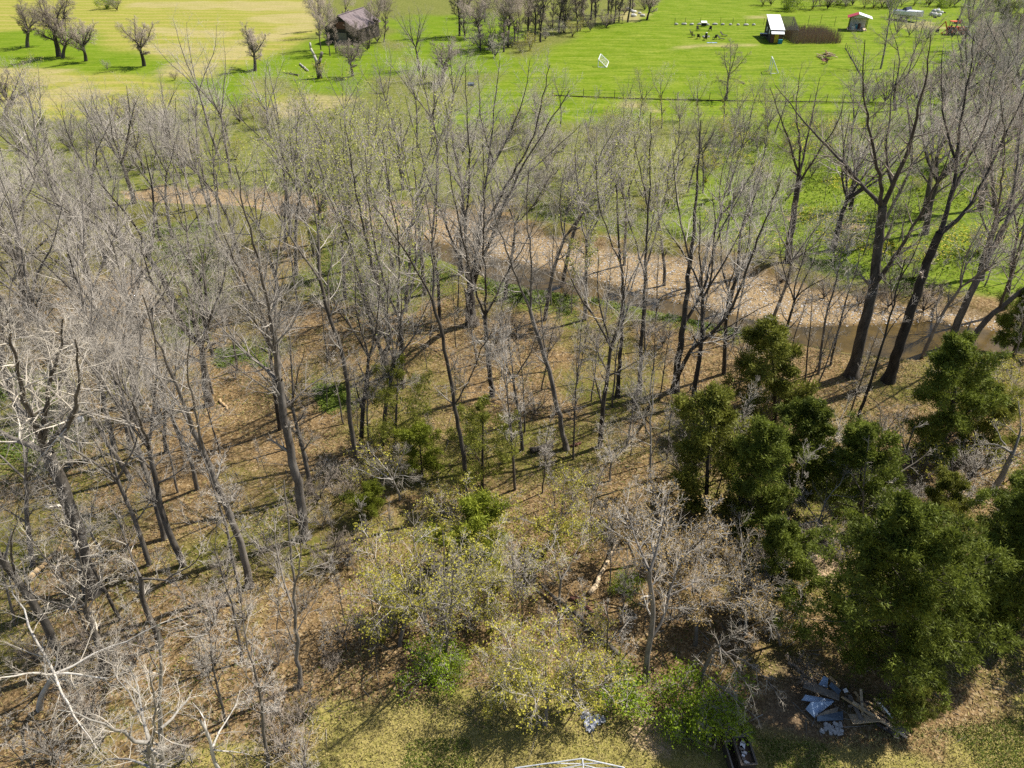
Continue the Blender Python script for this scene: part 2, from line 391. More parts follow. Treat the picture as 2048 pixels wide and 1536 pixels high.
nlc = mixc(nt, math_(nt, 'MULTIPLY_ADD', nl, 2.2, -0.85, clamp=True), nlc, ramp(nt, nf, [(0.3, (0.085, 0.10, 0.016)), (0.7, (0.26, 0.255, 0.055))]))
col = mixc(nt, edge(za[0], 0.5), col, nlc)
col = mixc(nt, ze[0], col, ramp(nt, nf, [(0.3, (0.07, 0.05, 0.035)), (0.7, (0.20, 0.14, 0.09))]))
pathc = ramp(nt, nf, [(0.3, (0.34, 0.23, 0.13)), (0.7, (0.52, 0.39, 0.25))])
col = mixc(nt, edge(zd[0], 0.4), col, pathc)
vg = N(nt, 'ShaderNodeTexVoronoi'); vg.inputs['Scale'].default_value = 14.0; L(nt, O, vg.inputs['Vector'])
vgs = N(nt, 'ShaderNodeSeparateColor'); L(nt, vg.outputs['Color'], vgs.inputs[0])
grav = ramp(nt, vgs.outputs[0], [(0.0, (0.11, 0.073, 0.038)), (0.5, (0.23, 0.16, 0.083)), (1.0, (0.42, 0.33, 0.205))])
grav = mixc(nt, nl, grav, mixc(nt, 0.5, grav, (0.36, 0.25, 0.13)))
grav = mixc(nt, math_(nt, 'MULTIPLY_ADD', nm, 2.4, -1.15, clamp=True), grav, litter)
grav = mixc(nt, zc[2], grav, (0.13, 0.085, 0.035))
col = mixc(nt, edge(zc[1], 0.3), col, grav)
L(nt, col, b.inputs['Base Color']); b.inputs['Roughness'].default_value = 0.95; b.inputs['Specular IOR Level'].default_value = 0.05
bp = N(nt, 'ShaderNodeBump'); bp.inputs['Strength'].default_value = 0.7; bp.inputs['Distance'].default_value = 0.06
L(nt, math_(nt, 'MULTIPLY_ADD', nf, 0.6, math_(nt, 'MULTIPLY', vor.outputs['Distance'], 0.5)), bp.inputs['Height']); L(nt, bp.outputs[0], b.inputs['Normal'])
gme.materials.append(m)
go = link('ground', gme); go['kind'] = 'structure'

# creek water
m, nt, b = nodes_of('creek_water')
tc = N(nt, 'ShaderNodeTexCoord'); O = tc.outputs['Object']
f = noise(nt, O, 0.5, 4, 0.6)
L(nt, ramp(nt, f, [(0.3, (0.035, 0.025, 0.008)), (0.7, (0.105, 0.068, 0.018))]), b.inputs['Base Color'])
b.inputs['Roughness'].default_value = 0.06; b.inputs['Specular IOR Level'].default_value = 0.3
bp = N(nt, 'ShaderNodeBump'); bp.inputs['Strength'].default_value = 0.25; bp.inputs['Distance'].default_value = 0.05
L(nt, noise(nt, O, 5.0, 4, 0.6), bp.inputs['Height']); L(nt, bp.outputs[0], b.inputs['Normal'])
wm = bpy.data.meshes.new('water')
wx = axis([(-70, 100, 1.5)]); wy = axis([(36, 90, 1.0)])
AX, AY = np.meshgrid(wx, wy); keep = sdist(WAT, AX.ravel(), AY.ravel()) > -1.3
nx = len(wx); ii, jj = np.meshgrid(np.arange(nx - 1), np.arange(len(wy) - 1)); a = (jj * nx + ii).ravel()
a = a[keep[a] & keep[a + 1] & keep[a + nx] & keep[a + nx + 1]]
F = np.concatenate([np.stack([a, a + 1, a + nx + 1], 1), np.stack([a, a + nx + 1, a + nx], 1)])
used, inv = np.unique(F, return_inverse=True)
V = np.stack([AX.ravel(), AY.ravel(), np.full(AX.size, -0.68)], 1)[used]
wo = link('water', mesh_np('water', V, inv.reshape(-1, 3), 'creek_water')); wo['kind'] = 'structure'

# ------------------------------------------------------------------ trees
def nrm(v):
    l = math.sqrt(v[0] * v[0] + v[1] * v[1] + v[2] * v[2]) or 1.0
    return (v[0] / l, v[1] / l, v[2] / l)
def perp(d):
    if abs(d[2]) < 0.9: u = nrm((-d[1], d[0], 0.0))
    else: u = nrm((0.0, -d[2], d[1]))
    w = (d[1] * u[2] - d[2] * u[1], d[2] * u[0] - d[0] * u[2], d[0] * u[1] - d[1] * u[0])
    return u, w
def tilt(d, ang, az):
    u, w = perp(d); c, s = math.cos(ang), math.sin(ang); ca, sa = math.cos(az), math.sin(az)
    return tuple(d[i] * c + (u[i] * ca + w[i] * sa) * s for i in range(3))
class Tree:
    def __init__(s, seed, prm):
        s.r = random.Random(seed); s.q = prm; s.tubes = {}; s.anch = []
    def curve(s, p, d, Ln, lvl):
        q = s.q; n = q['seg'][lvl]; w = q['wander'][lvl]; tr = q['trop'][lvl]; pts = [p]; dirs = [d]; st = Ln / n; g = s.r.gauss
        for _ in range(n):
            d = nrm((d[0] + g(0, w), d[1] + g(0, w), d[2] + g(0, w) + tr))
            p = (p[0] + d[0] * st, p[1] + d[1] * st, p[2] + d[2] * st); pts.append(p); dirs.append(d)
        return pts, dirs
    def add(s, lvl, pts, rad, sides): s.tubes.setdefault((lvl, len(pts), sides), []).append((pts, rad))
    def grow(s, p, d, Ln, r0, lvl, az0=None):
        q = s.q; pts, dirs = s.curve(p, d, Ln, lvl)
        n = len(pts); tip = q['tip'][lvl]
        rad = [r0 * (1 - (1 - tip) * i / (n - 1)) for i in range(n)]
        s.add(lvl, pts, rad, q['sides'][lvl]); s.kids(pts, dirs, rad, Ln, lvl)
    def kids(s, pts, dirs, rad, Ln, lvl, cnt=None, ref=None):
        q = s.q; R_ = s.r; mx = len(q['seg']) - 1
        if lvl >= mx: 
            s.anch.append((pts[-1], dirs[-1])); return
        c = q['count'][lvl] if cnt is None else cnt; n = len(pts) - 1; az = R_.random() * 6.28; st = q['start'][lvl]
        k = max(1, int(c + R_.random()))
        for i in range(k):
            t = st + (1 - st) * (i + R_.random()) / k; t = min(t, 0.999)
            j = int(t * n); f = t * n - j
            p = tuple(pts[j][a] + (pts[j + 1][a] - pts[j][a]) * f for a in range(3)); d = dirs[j + 1]
            az += 2.4 + R_.uniform(-.5, .5)
            an = q['ang'][lvl] * R_.uniform(0.7, 1.25)
            l2 = (ref or Ln) * q['ratio'][lvl] * R_.uniform(0.6, 1.2) * q['prof'][lvl](t)
            rr = (rad[j] + (rad[j + 1] - rad[j]) * f) * q['rr'][lvl]
            rr = max(rr, q['rmin'][lvl + 1])
            nd = tilt(d, an, az)
            if lvl + 1 == mx:                # end twigs: one pointed splinter each
                g = R_.gauss; nd = nrm((nd[0], nd[1], nd[2] + q['trop'][mx]))
                e = (p[0] + nd[0] * l2, p[1] + nd[1] * l2, p[2] + nd[2] * l2)
                s.add(mx, [p, e], [rr, 0.0], 3); s.anch.append((e, nd))
            else: s.grow(p, nd, l2, rr, lvl + 1)
        for i in range(q['fork'][lvl]):
            nd = tilt(dirs[-1], q['fang'][lvl] * R_.uniform(.6, 1.3), i * 6.28 / q['fork'][lvl] + R_.random())
            s.grow(pts[-1], nd, (ref or Ln) * q['fratio'][lvl] * R_.uniform(.8, 1.15), max(rad[-1] * 0.75, q['rmin'][lvl + 1]), lvl + 1)
    def stem(s, pts, r0, r1, lvl=1, cnt=None, start=None, ref=None):          # a stem along given points
        P = np.array(pts, float); n = len(P)
        seg = np.r_[0, np.cumsum(np.linalg.norm(np.diff(P, axis=0), axis=1))]; Ln = seg[-1]; m = max(4, int(Ln / 0.7))
        t = np.linspace(0, Ln, m + 1); out = np.stack([np.interp(t, seg, P[:, i]) for i in range(3)], 1)
        for _ in range(2): out[1:-1] = (out[:-2] + 2 * out[1:-1] + out[2:]) / 4
        out[1:-1] += np.array([[s.r.gauss(0, .035) for _ in range(3)] for _ in range(m - 1)]).reshape(-1, 3)
        pts = [tuple(x) for x in out]
        dirs = [nrm(tuple(out[min(i + 1, m)] - out[max(i - 1, 0)])) for i in range(m + 1)]
        rad = [r0 + (r1 - r0) * (i / m) ** 0.8 for i in range(m + 1)]
        if lvl == 0:
            rad[0] *= 1.5; rad[1] *= 1.08
        s.add(lvl, pts, rad, 9 if lvl == 0 else 6)
        st0 = s.q['start'][1]
        if start is not None: s.q['start'][1] = start
        if cnt is None or cnt > 0: s.kids(pts, dirs, rad, Ln, 1, cnt=cnt if cnt is not None else s.q['dens'] * Ln, ref=ref or min(Ln, 6.0))
        s.q['start'][1] = st0
    def mesh_arrays(s, lv):
        Vs, Fs, off = [], [], 0
        for (lvl, n, k), items in s.tubes.items():
            if lvl not in lv: continue
            P = np.array([i[0] for i in items], np.float32); Rr = np.array([i[1] for i in items], np.float32); M = len(P)
            T = np.gradient(P, axis=1) if n > 2 else np.repeat(P[:, 1:] - P[:, :1], 2, 1)
            T /= np.linalg.norm(T, axis=2, keepdims=True) + 1e-9
            ref = np.where(np.abs(T[:, :1, 2:3]) > 0.85, np.array([[[1., 0.13, 0.]]]), np.array([[[0.05, 0.08, 1.]]])).astype(np.float32)
            U = np.cross(T, np.broadcast_to(ref, T.shape)); U /= np.linalg.norm(U, axis=2, keepdims=True) + 1e-9
            Wv = np.cross(T, U); th = np.arange(k) * 2 * np.pi / k
            ring = P[:, :, None] + Rr[:, :, None, None] * (np.cos(th)[None, None, :, None] * U[:, :, None] + np.sin(th)[None, None, :, None] * Wv[:, :, None])
            if n == 2 and k == 3:
                V = np.concatenate([ring[:, 0], P[:, 1:2]], 1).reshape(-1, 3)
                base = np.arange(M)[:, None, None] * 4
                F = base + np.array([[0, 1, 3], [1, 2, 3], [2, 0, 3]])[None]
            else:
                V = ring.reshape(-1, 3); i0, j0 = np.meshgrid(np.arange(n - 1), np.arange(k), indexing='ij')
                A = i0 * k + j0; B = i0 * k + (j0 + 1) % k
                q = np.concatenate([np.stack([A, B, B + k], -1).reshape(-1, 3), np.stack([A, B + k, A + k], -1).reshape(-1, 3)])
                F = np.arange(M)[:, None, None] * (n * k) + q[None]
            Vs.append(V); Fs.append(F.reshape(-1, 3) + off); off += len(V)
        return np.concatenate(Vs), np.concatenate(Fs)
def leaves(anch, per, spread, size, seed, wid=0.45, along=None):
    r = np.random.default_rng(seed); P = np.repeat(np.array([a[0] for a in anch]), per, 0); D = np.repeat(np.array([a[1] for a in anch]), per, 0)
    n = len(P); P = P + r.normal(0, spread, (n, 3))
    if along is None: D = r.normal(0, 1, (n, 3))
    else: D = D + r.normal(0, along, (n, 3)) + np.array([0, 0, 0.12])
    D /= np.linalg.norm(D, axis=1, keepdims=True) + 1e-9
    Q = np.cross(D, r.normal(0, 1, (n, 3))); Q /= np.linalg.norm(Q, axis=1, keepdims=True) + 1e-9
    sz = size * r.uniform(0.6, 1.4, (n, 1))
    V = np.stack([P - Q * sz * wid / 2, P + Q * sz * wid / 2, P + D * sz], 1) if along is not None else \
        np.stack([P, P + D * sz * .5 + Q * sz * wid, P + D * sz, P + D * sz * .5 - Q * sz * wid], 1)
    if along is not None: F = np.arange(n * 3).reshape(-1, 3)
    else:
        bse = np.arange(n)[:, None, None] * 4; F = (bse + np.array([[0, 1, 2], [0, 2, 3]])[None]).reshape(-1, 3)
    return V.reshape(-1, 3), F
one = lambda t: 1.0
taper = lambda t: 1.15 - 0.65 * t
def prm(kind, s=1.0):                      # branch habits; lengths scale with the tree
    d = dict(seg=[9, 7, 5, 3, 1], wander=[.05, .09, .10, .11, 0], trop=[.03, .07, .05, .05, .12], tip=[.55, .2, .2, .25, 0], sides=[9, 6, 4, 3, 3],
             count=[5, 10, 8, 5], start=[.42, .15, .15, .12], ang=[R(50), R(44), R(42), R(40)], ratio=[.40, .46, .50, .85], prof=[taper, taper, taper, taper],
             rr=[.5, .5, .55, .5], rmin=[.02, .022, .0135, .007, .0042], fork=[4, 0, 0, 0], fang=[R(31), R(20), 0, 0], fratio=[.9, .5, .5, .5], dens=1.7)
    if kind == 'tall': pass
    if kind == 'pole': d.update(count=[13, 6, 6, 5], start=[.42, .2, .2, .2], fork=[2, 0, 0, 0], fang=[R(15)] * 4, fratio=[.35, .4, .4, .4], ratio=[.24, .45, .52, .85], tip=[.3, .2, .25, .3, 0], ang=[R(45), R(42), R(42), R(40)])
    if kind == 'vase': d.update(fork=[6, 0, 0, 0], fang=[R(32)] * 4, fratio=[1.7, .5, .5, .5], count=[2, 11, 8, 6], start=[.7, .15, .15, .12], ratio=[.9, .42, .5, .85], trop=[.03, .04, .05, .05, .1])
    if kind == 'spread': d.update(fork=[5, 0, 0, 0], fang=[R(42)] * 4, fratio=[1.5, .5, .5, .5], count=[4, 9, 7, 5], start=[.6, .15, .2, .15], ratio=[1.1, .42, .52, .85], trop=[.02, .03, .03, .02, .05], wander=[.06, .13, .14, .14, 0])
    if kind == 'grove': d.update(count=[6, 14, 12, 9], rmin=[.02, .03, .02, .011, .008], sides=[7, 4, 3, 3, 3])
    if kind == 'field': d.update(fork=[5, 0, 0, 0], fang=[R(44)] * 4, fratio=[1.5, .5, .5, .5], count=[4, 15, 11, 9], start=[.6, .15, .15, .15], ratio=[1.1, .40, .5, .8], trop=[.02, .04, .03, .02, .05], wander=[.06, .13, .15, .15, 0], rmin=[.02, .03, .02, .011, .008], sides=[7, 4, 3, 3, 3])
    if kind == 'shrub': d.update(seg=[3, 5, 4, 3, 1], count=[0, 6, 5, 4], fork=[9, 0, 0, 0], fang=[R(34)] * 4, fratio=[9, .5, .5, .5], start=[.9, .15, .15, .15], ratio=[.5, .45, .55, .85], rmin=[.01, .012, .008, .006, .0045], tip=[.9, .25, .25, .3, 0], wander=[.05, .13, .15, .15, 0])
    if kind == 'bush': d.update(seg=[3, 6, 4, 3, 1], count=[0, 7, 5, 4], fork=[8, 0, 0, 0], fang=[R(48)] * 4, fratio=[8, .5, .5, .5], start=[.9, .25, .2, .15], ratio=[.5, .5, .6, .7], rmin=[.01, .012, .008, .006, .0045], tip=[.9, .25, .25, .3, 0], wander=[.05, .22, .22, .2, 0], trop=[0, .03, .02, .02, 0])
    return d
def finish(T, name, low=(0, 1), hi=(2, 3, 4), trunk='bark_grey', twig='twig_grey', leaf=None):
    out = [('trunk', mesh_np(name + '_trunk', *T.mesh_arrays(low), trunk)), ('crown', mesh_np(name + '_crown', *T.mesh_arrays(hi), twig))]
    if leaf:
        mat, per, spread, size = leaf[:4]
        sel = T.anch if len(leaf) < 5 else [a for i, a in enumerate(T.anch) if (i * 7919) % 100 < leaf[4] * 100]
        out.append(('foliage', mesh_np(name + '_foliage', *leaves(sel, per, spread, size, 3), mat, False)))
    return out
PROTO = {}
def proto(key, kind, H, r0, seed, trunk_frac=.5, **kw):
    T = Tree(seed, prm(kind)); T.q['seg'] = list(T.q['seg'])
    T.grow((0, 0, -0.1), (0, 0, 1), H * trunk_frac, r0, 0)
    top = max(p[2] for (l, n, k), it in T.tubes.items() for pts, _ in it for p in pts[-1:])
    PROTO.setdefault(key, []).append((finish(T, key, **kw), top))
for i in range(4): proto('tall', 'tall', 18, .21, 10 + i, .5)
for i in range(2): proto('tall_dark', 'tall', 17, .2, 16 + i, .52, trunk='bark_dark')
for i in range(2): proto('budding', 'tall', 17, .2, 20 + i, .48, leaf=('bud_green', 1, .05, .13, .6))
for i in range(2): proto('vase', 'vase', 16, .34, 30 + i, .34, trunk='bark_dark')
for i in range(2): proto('spread', 'spread', 10, .30, 40 + i, .28, trunk='bark_dark', twig='twig_brown')
for i in range(2): proto('field', 'field', 10, .30, 44 + i, .26, trunk='bark_dark', twig='twig_brown')
for i in range(2): proto('grove', 'grove', 15, .2, 47 + i, .45, trunk='bark_dark', twig='twig_brown')
for i in range(3): proto('pole', 'pole', 12, .10, 50 + i, .82)
for i in range(3): proto('sapling', 'pole', 6, .045, 60 + i, .8, twig='twig_grey')
for i in range(2): proto('pale', 'spread', 7, .11, 70 + i, .35, trunk='bark_pale', twig='twig_pale')
for i in range(2): proto('yellow', 'spread', 7, .10, 80 + i, .32, twig='twig_grey', leaf=('bud_yellow', 2, .09, .075, .9))
for i in range(2): proto('brown', 'spread', 6.5, .10, 90 + i, .3, twig='twig_grey', leaf=('bud_brown', 1, .07, .07, .7))
for i in range(3): proto('shrub', 'shrub', 2.4, .04, 100 + i, .08, trunk='bark_grey', twig=['twig_grey', 'twig_grey', 'twig_brown'][i])
for i in range(2): proto('bramble', 'shrub', 2.0, .03, 110 + i, .07, trunk='bark_dark', twig='twig_brown')
for i in range(2): proto('greenshrub', 'bush', 2.2, .03, 120 + i, .08, leaf=('leaf_bright', 4, .13, .06, .75))
for i in range(2): proto('olivebush', 'shrub', 2.6, .03, 130 + i, .08, leaf=('bud_yellow', 1, .06, .08, .7))
def cedar(key, H, Wd, seed, mat, limbs, shape, per=24, size=.13):
    T = Tree(seed, dict(seg=[8, 5, 3, 1], wander=[.03, .1, .12, 0], trop=[0, .06, .05, .1], tip=[.15, .2, .3, 0], sides=[8, 5, 3, 3], count=[limbs, 10, 6], start=[.08, .15, .1],
                        ang=[R(72), R(52), R(45)], ratio=[Wd / H, .36, .5], prof=[shape, taper, taper], rr=[.3, .4, .5], rmin=[.02, .012, .008, .006], fork=[0, 0, 0], fang=[0] * 3, fratio=[0] * 3))
    T.grow((0, 0, -0.1), (0, 0, 1), H, H * 0.018, 0)
    out = finish(T, key, (0, 1), (2, 3), 'bark_dark', 'bark_dark')
    an = list(T.anch)
    for (lvl, n, k), it in T.tubes.items():
        if lvl == 2:
            for pts, _ in it: an.append((pts[2], nrm((pts[-1][0] - pts[0][0], pts[-1][1] - pts[0][1], pts[-1][2] - pts[0][2]))))
    out.append(('foliage', mesh_np(key + '_foliage', *leaves(an, per, .10, size, seed, .34, .8), mat, False)))
    PROTO.setdefault(key, []).append((out, H))
cone = lambda t: (1.05 - t) ** .75 * min(1, .45 + 2.2 * t)
oval = lambda t: max(.12, math.sin(math.pi * min(1, .2 + .8 * t)) ** .8) * (1.15 if int(t * 23) % 3 else .8)
cedar('cedar_big', 12, 3.7, 1, 'cedar_dark', 58, oval, 26, .16)
cedar('cedar', 8, 2.15, 2, 'cedar_dark', 30, oval, 20, .15)
cedar('cedar', 7, 2.0, 3, 'cedar_dark', 28, oval, 20, .15)
cedar('cedar_open', 8, 2.4, 4, 'cedar_olive', 22, oval, 17, .15)
cedar('cedar_open', 6, 1.9, 5, 'cedar_olive', 22, oval, 17, .15)
cedar('cedar_thin', 7, 2.6, 8, 'cedar_olive', 15, oval, 11, .15)
cedar('cedar_lime', 4.5, 2.0, 6, 'cedar_lime', 20, oval, 14, .14)

LOOK = dict(tall=('tall slender bare grey tree', 'tree', 'bare_tree'), tall_dark=('tall bare tree with dark bark', 'tree', 'bare_tree'), budding=('tall tree hazed with yellow-green buds', 'tree', 'budding_tree'),
            vase=('broad bare tree with fanned limbs', 'tree', 'bare_tree'), field=('dense-crowned bare field tree', 'tree', 'field_tree'), grove=('dense twiggy bare tree', 'tree', 'bare_tree'), spread=('open-grown bare tree with spreading twiggy crown', 'tree', 'bare_tree'), pole=('thin straight bare young tree', 'tree', 'young_tree'),
            sapling=('spindly bare sapling', 'sapling', 'sapling'), pale=('small whitish bare tree', 'tree', 'pale_tree'), yellow=('low yellow-budded tree', 'tree', 'budding_tree'), brown=('low tree with russet buds', 'tree', 'budding_tree'),
            shrub=('grey leafless shrub', 'shrub', 'bare_shrub'), bramble=('dark tangled bramble', 'bramble', 'bramble'), greenshrub=('bright green leafy bush', 'bush', 'green_bush'), olivebush=('olive-yellow budding bush', 'bush', 'budding_bush'),
            cedar_big=('large dark green cedar', 'cedar', 'cedar_tree'), cedar=('dark green cedar', 'cedar', 'cedar_tree'), cedar_open=('open olive-green cedar', 'cedar', 'cedar_tree'), cedar_thin=('thin see-through olive cedar', 'cedar', 'cedar_tree'), cedar_lime=('yellow-green young cedar', 'cedar', 'cedar_tree'))
def zone_of(px, py):
    if py > 1380: return 'at the edge of the near lawn'
    if py > 1180: return 'in the nearest strip of wood'
    if py > 980: return 'in the near half of the wood'
    if py > 800: return 'in the middle of the wood'
    if py > 600: return 'short of the creek' if px > 850 else 'in the far half of the wood'
    if py > 430: return 'just across the creek' if px > 850 else 'by the upstream gravel'
    if py > 236: return 'in the thicket beyond the creek'
    return 'by the straw field and barn' if px < 900 else 'around the green lawn'
PLACED = []                                # (object, look, category, zone, base px)
def place(kind, bx, by, tx=None, ty=None, h=None, idx=None, spin=None, wide=1.0, look=None):
    g = gnd(bx, by); z = gz(g.x, g.y); R_ = random.Random(int(bx * 131 + by * 17))
    g = Vector((g.x, g.y, z))
    if ty is not None:
        tp = at_y(tx, ty, g.y); ax = tp - g
    else: ax = Vector((R_.gauss(0, .04), R_.gauss(0, .04), 1)) * h
    if tx is not None: ax.y += R_.gauss(0, .05) * ax.z
    parts, H = PROTO[kind][(idx if idx is not None else R_.randrange(99)) % len(PROTO[kind])]
    look, cat, nm = LOOK[kind] if look is None else (look, LOOK[kind][1], LOOK[kind][2])
    o = empty(nm, g); s = ax.length / H
    o.rotation_mode = 'QUATERNION'
    o.rotation_quaternion = Vector((0, 0, 1)).rotation_difference(ax.normalized()) @ Quaternion((0, 0, 1), spin if spin is not None else R_.random() * 6.28)
    o.scale = (s * wide, s * wide, s)
    for pn, me in parts: link(pn, me, o)
    PLACED.append((o, look, cat, zone_of(bx, by), bx)); return o
def hero(bx, by, r0, stems, kind='tall', look=None, label=None, dens=1.7, ref=None, seed=None, twig='twig_grey', trunk='bark_grey', leaf=None, cat='tree', name='bare_tree', trop=None, droop=None):
    """a tree whose main stems follow the photograph; the stems fan out in depth as well"""
    g = gnd(bx, by); g.z = gz(g.x, g.y); R_ = random.Random(seed or int(bx * 7 + by))
    q = prm(kind); q['dens'] = dens = dens * (.8 if ref else .95)
    if droop is not None: q['trop'] = [0, droop, droop, droop, droop]
    T = Tree(R_.randrange(9999), q); Yb = g.y; done = []
    for si, (pp, ra, rb) in enumerate(stems):
        y0, slope = 0.0, 0.0
        pts = []
        if si:
            best = min(((abs(x - pp[0][0]) + abs(y - pp[0][1])), yy) for st in done for (x, y, yy) in st); y0 = best[1]; slope = R_.choice((-1, 1)) * R_.uniform(.25, .6)
        first = None; rec = []
        for k, (x, y) in enumerate(pp):
            p = at_y(x, y, Yb + y0)
            if k == 0: first = p
            else:
                yy = y0 + slope * (p - first).length; p = at_y(x, y, Yb + yy)
            if si == 0 and k == 0: p = Vector((g.x, g.y, g.z - .15))
            rec.append((x, y, p.y - Yb)); pts.append(p - g)
        done.append(rec)
        T.stem(pts, ra, rb, 0 if si == 0 else 1, start=(.55 if si == 0 else .15), ref=ref, cnt=None if (si or len(stems) == 1) else max(1, dens * 1.5))
    o = empty(name, g)
    for pn, me in finish(T, name, trunk=trunk, twig=twig, leaf=leaf): link(pn, me, o)
    if label: tag(o, label, cat)
    else: PLACED.append((o, look or LOOK[kind][0], cat, zone_of(bx, by), bx))
    return o

# ------------------------------------------------------------------ trees read from the photograph
hero(185, 1185, .36, [([(185, 1185), (165, 1110), (140, 1010), (115, 950), (96, 905)], .36, .27), ([(96, 905), (60, 893), (0, 862), (-70, 820)], .16, .05),
     ([(92, 900), (80, 885), (70, 850), (45, 800), (38, 740), (15, 640)], .17, .03), ([(94, 897), (120, 863), (147, 840), (155, 790), (157, 740), (150, 680)], .14, .03),
     ([(86, 880), (90, 830), (100, 768), (120, 700), (125, 640)], .13, .03), ([(70, 850), (30, 810), (5, 770), (-20, 690)], .10, .03)], 'spread', dens=1.9, twig='twig_pale',
     label='stout grey tree at the left edge forking into heavy pale limbs', seed=5)
hero(275, 690, .3, [([(275, 690), (268, 650), (258, 608)], .30, .22), ([(258, 608), (225, 540), (185, 480), (140, 420), (105, 370), (85, 320)], .14, .02), ([(257, 605), (250, 560), (245, 510), (235, 430), (235, 350)], .13, .02),
     ([(258, 600), (270, 570), (300, 530), (350, 508), (395, 498)], .09, .02), ([(256, 630), (215, 600), (160, 560), (110, 530), (50, 505)], .13, .03), ([(250, 590), (205, 505), (175, 440), (170, 370)], .10, .02)], 'vase', dens=2.2,
     label='big grey tree with a long pale limb reaching left, left of the green herbs')
hero(500, 1175, .2, [([(500, 1175), (485, 1100), (465, 1040), (450, 1005), (430, 960), (405, 900), (385, 860)], .2, .12), ([(385, 860), (365, 800), (330, 720), (300, 650), (285, 590)], .1, .02), ([(380, 850), (345, 775), (300, 740), (250, 690)], .07, .02),
     ([(405, 900), (395, 850), (375, 760), (380, 670)], .07, .02)], label='leaning grey tree with a thinner twin stem at its foot')
hero(612, 1075, .26, [([(612, 1075), (597, 980), (580, 900), (566, 830), (558, 760)], .27, .18), ([(560, 768), (540, 740), (515, 720), (475, 690), (430, 640), (390, 590)], .09, .02), ([(557, 760), (548, 680), (535, 600), (510, 500), (490, 420), (470, 330)], .12, .02),
     ([(557, 760), (552, 690), (548, 620), (552, 540), (565, 440)], .11, .02), ([(566, 820), (600, 785), (645, 755), (695, 715)], .06, .02), ([(553, 720), (520, 620), (470, 520), (435, 440)], .09, .02)], dens=2.2,
     label='tall grey tree with long upswept limbs filling the left middle of the wood')
hero(718, 955, .17, [([(718, 955), (706, 880), (698, 800), (690, 740), (680, 690), (660, 640), (640, 560)], .17, .09), ([(640, 560), (600, 500), (560, 440), (540, 400), (515, 320)], .07, .02), ([(640, 560), (640, 480), (620, 400), (605, 320)], .07, .02),
     ([(660, 640), (655, 560), (670, 480), (680, 390)], .06, .02)], label='slender dark tree casting long stripes left, trunk bare to its fork', trunk='bark_dark')
hero(770, 735, .28, [([(770, 735), (768, 715), (767, 703)], .3, .26), ([(768, 712), (750, 680), (738, 630), (725, 580), (700, 480), (660, 400), (635, 320)], .16, .02), ([(768, 706), (781, 690), (778, 650), (762, 600), (750, 550), (735, 490), (715, 400), (690, 250)], .19, .02),
     ([(738, 630), (715, 560), (690, 500), (640, 440)], .08, .02), ([(755, 565), (760, 500), (775, 420), (780, 320)], .08, .02)], label='twin-trunked tree with a swollen base behind the sparse dark cedar', twig='twig_grey', leaf=('bud_green', 1, .05, .11, .5))
hero(803, 775, .2, [([(803, 775), (803, 720), (801, 660), (798, 630)], .2, .16), ([(800, 640), (775, 590), (750, 500), (735, 400), (730, 300)], .1, .02), ([(800, 640), (817, 600), (832, 540), (832, 450), (815, 350), (800, 270)], .1, .02), ([(798, 625), (797, 560), (800, 480), (778, 380), (765, 280)], .1, .02)],
     label='upright dark tree just right of the twin-trunked one', trunk='bark_dark', leaf=('bud_green', 1, .05, .11, .5))
hero(983, 792, .17, [([(983, 792), (977, 720), (972, 660), (970, 630)], .18, .15), ([(970, 632), (950, 580), (935, 520), (920, 450), (905, 380), (890, 280)], .09, .02), ([(970, 632), (990, 600), (1010, 550), (1045, 500), (1075, 430)], .08, .02), ([(970, 632), (972, 560), (965, 480), (970, 400), (965, 290)], .09, .02)], trunk='bark_dark')
hero(945, 650, .42, [([(945, 650), (941, 615), (938, 585)], .45, .38), ([(938, 590), (935, 520), (930, 450), (920, 350), (900, 250), (875, 150)], .18, .02), ([(938, 590), (955, 500), (960, 430), (975, 350), (985, 240), (1000, 120)], .2, .02),
     ([(940, 592), (965, 520), (1000, 430), (1040, 340), (1090, 260), (1140, 180)], .17, .02), ([(940, 588), (962, 470), (1012, 370), (1062, 290), (1085, 200), (1100, 130)], .17, .02), ([(936, 560), (900, 470), (860, 370), (830, 270), (810, 190)], .13, .02), ([(955, 500), (1010, 400), (1060, 340), (1120, 290), (1160, 250)], .11, .02), ([(975, 350), (1020, 270), (1050, 190), (1060, 120)], .1, .02), ([(930, 450), (940, 350), (935, 240), (930, 130)], .1, .02), ([(985, 330), (960, 230), (955, 140)], .08, .02)], 'vase', dens=2.8, trunk='bark_dark',
     label='great multi-limbed bare tree at the creek bend, its crown over the lawn')
hero(933, 1015, .14, [([(933, 1015), (930, 930), (925, 890), (908, 810), (895, 720), (885, 680), (865, 600)], .15, .08), ([(865, 600), (830, 530), (790, 470), (745, 410)], .06, .02), ([(865, 600), (868, 540), (865, 470), (850, 390)], .06, .02), ([(908, 810), (940, 760), (962, 700), (985, 660)], .05, .02)], trunk='bark_dark')
hero(1133, 897, .17, [([(1133, 897), (1120, 830), (1110, 790), (1095, 730), (1078, 680), (1060, 620)], .18, .11), ([(1060, 620), (1035, 560), (1010, 490), (990, 430), (980, 370)], .08, .02), ([(1060, 620), (1065, 560), (1060, 490), (1050, 420), (1058, 340)], .08, .02)], label='smooth grey tree leaning left in the brown litter of mid wood')
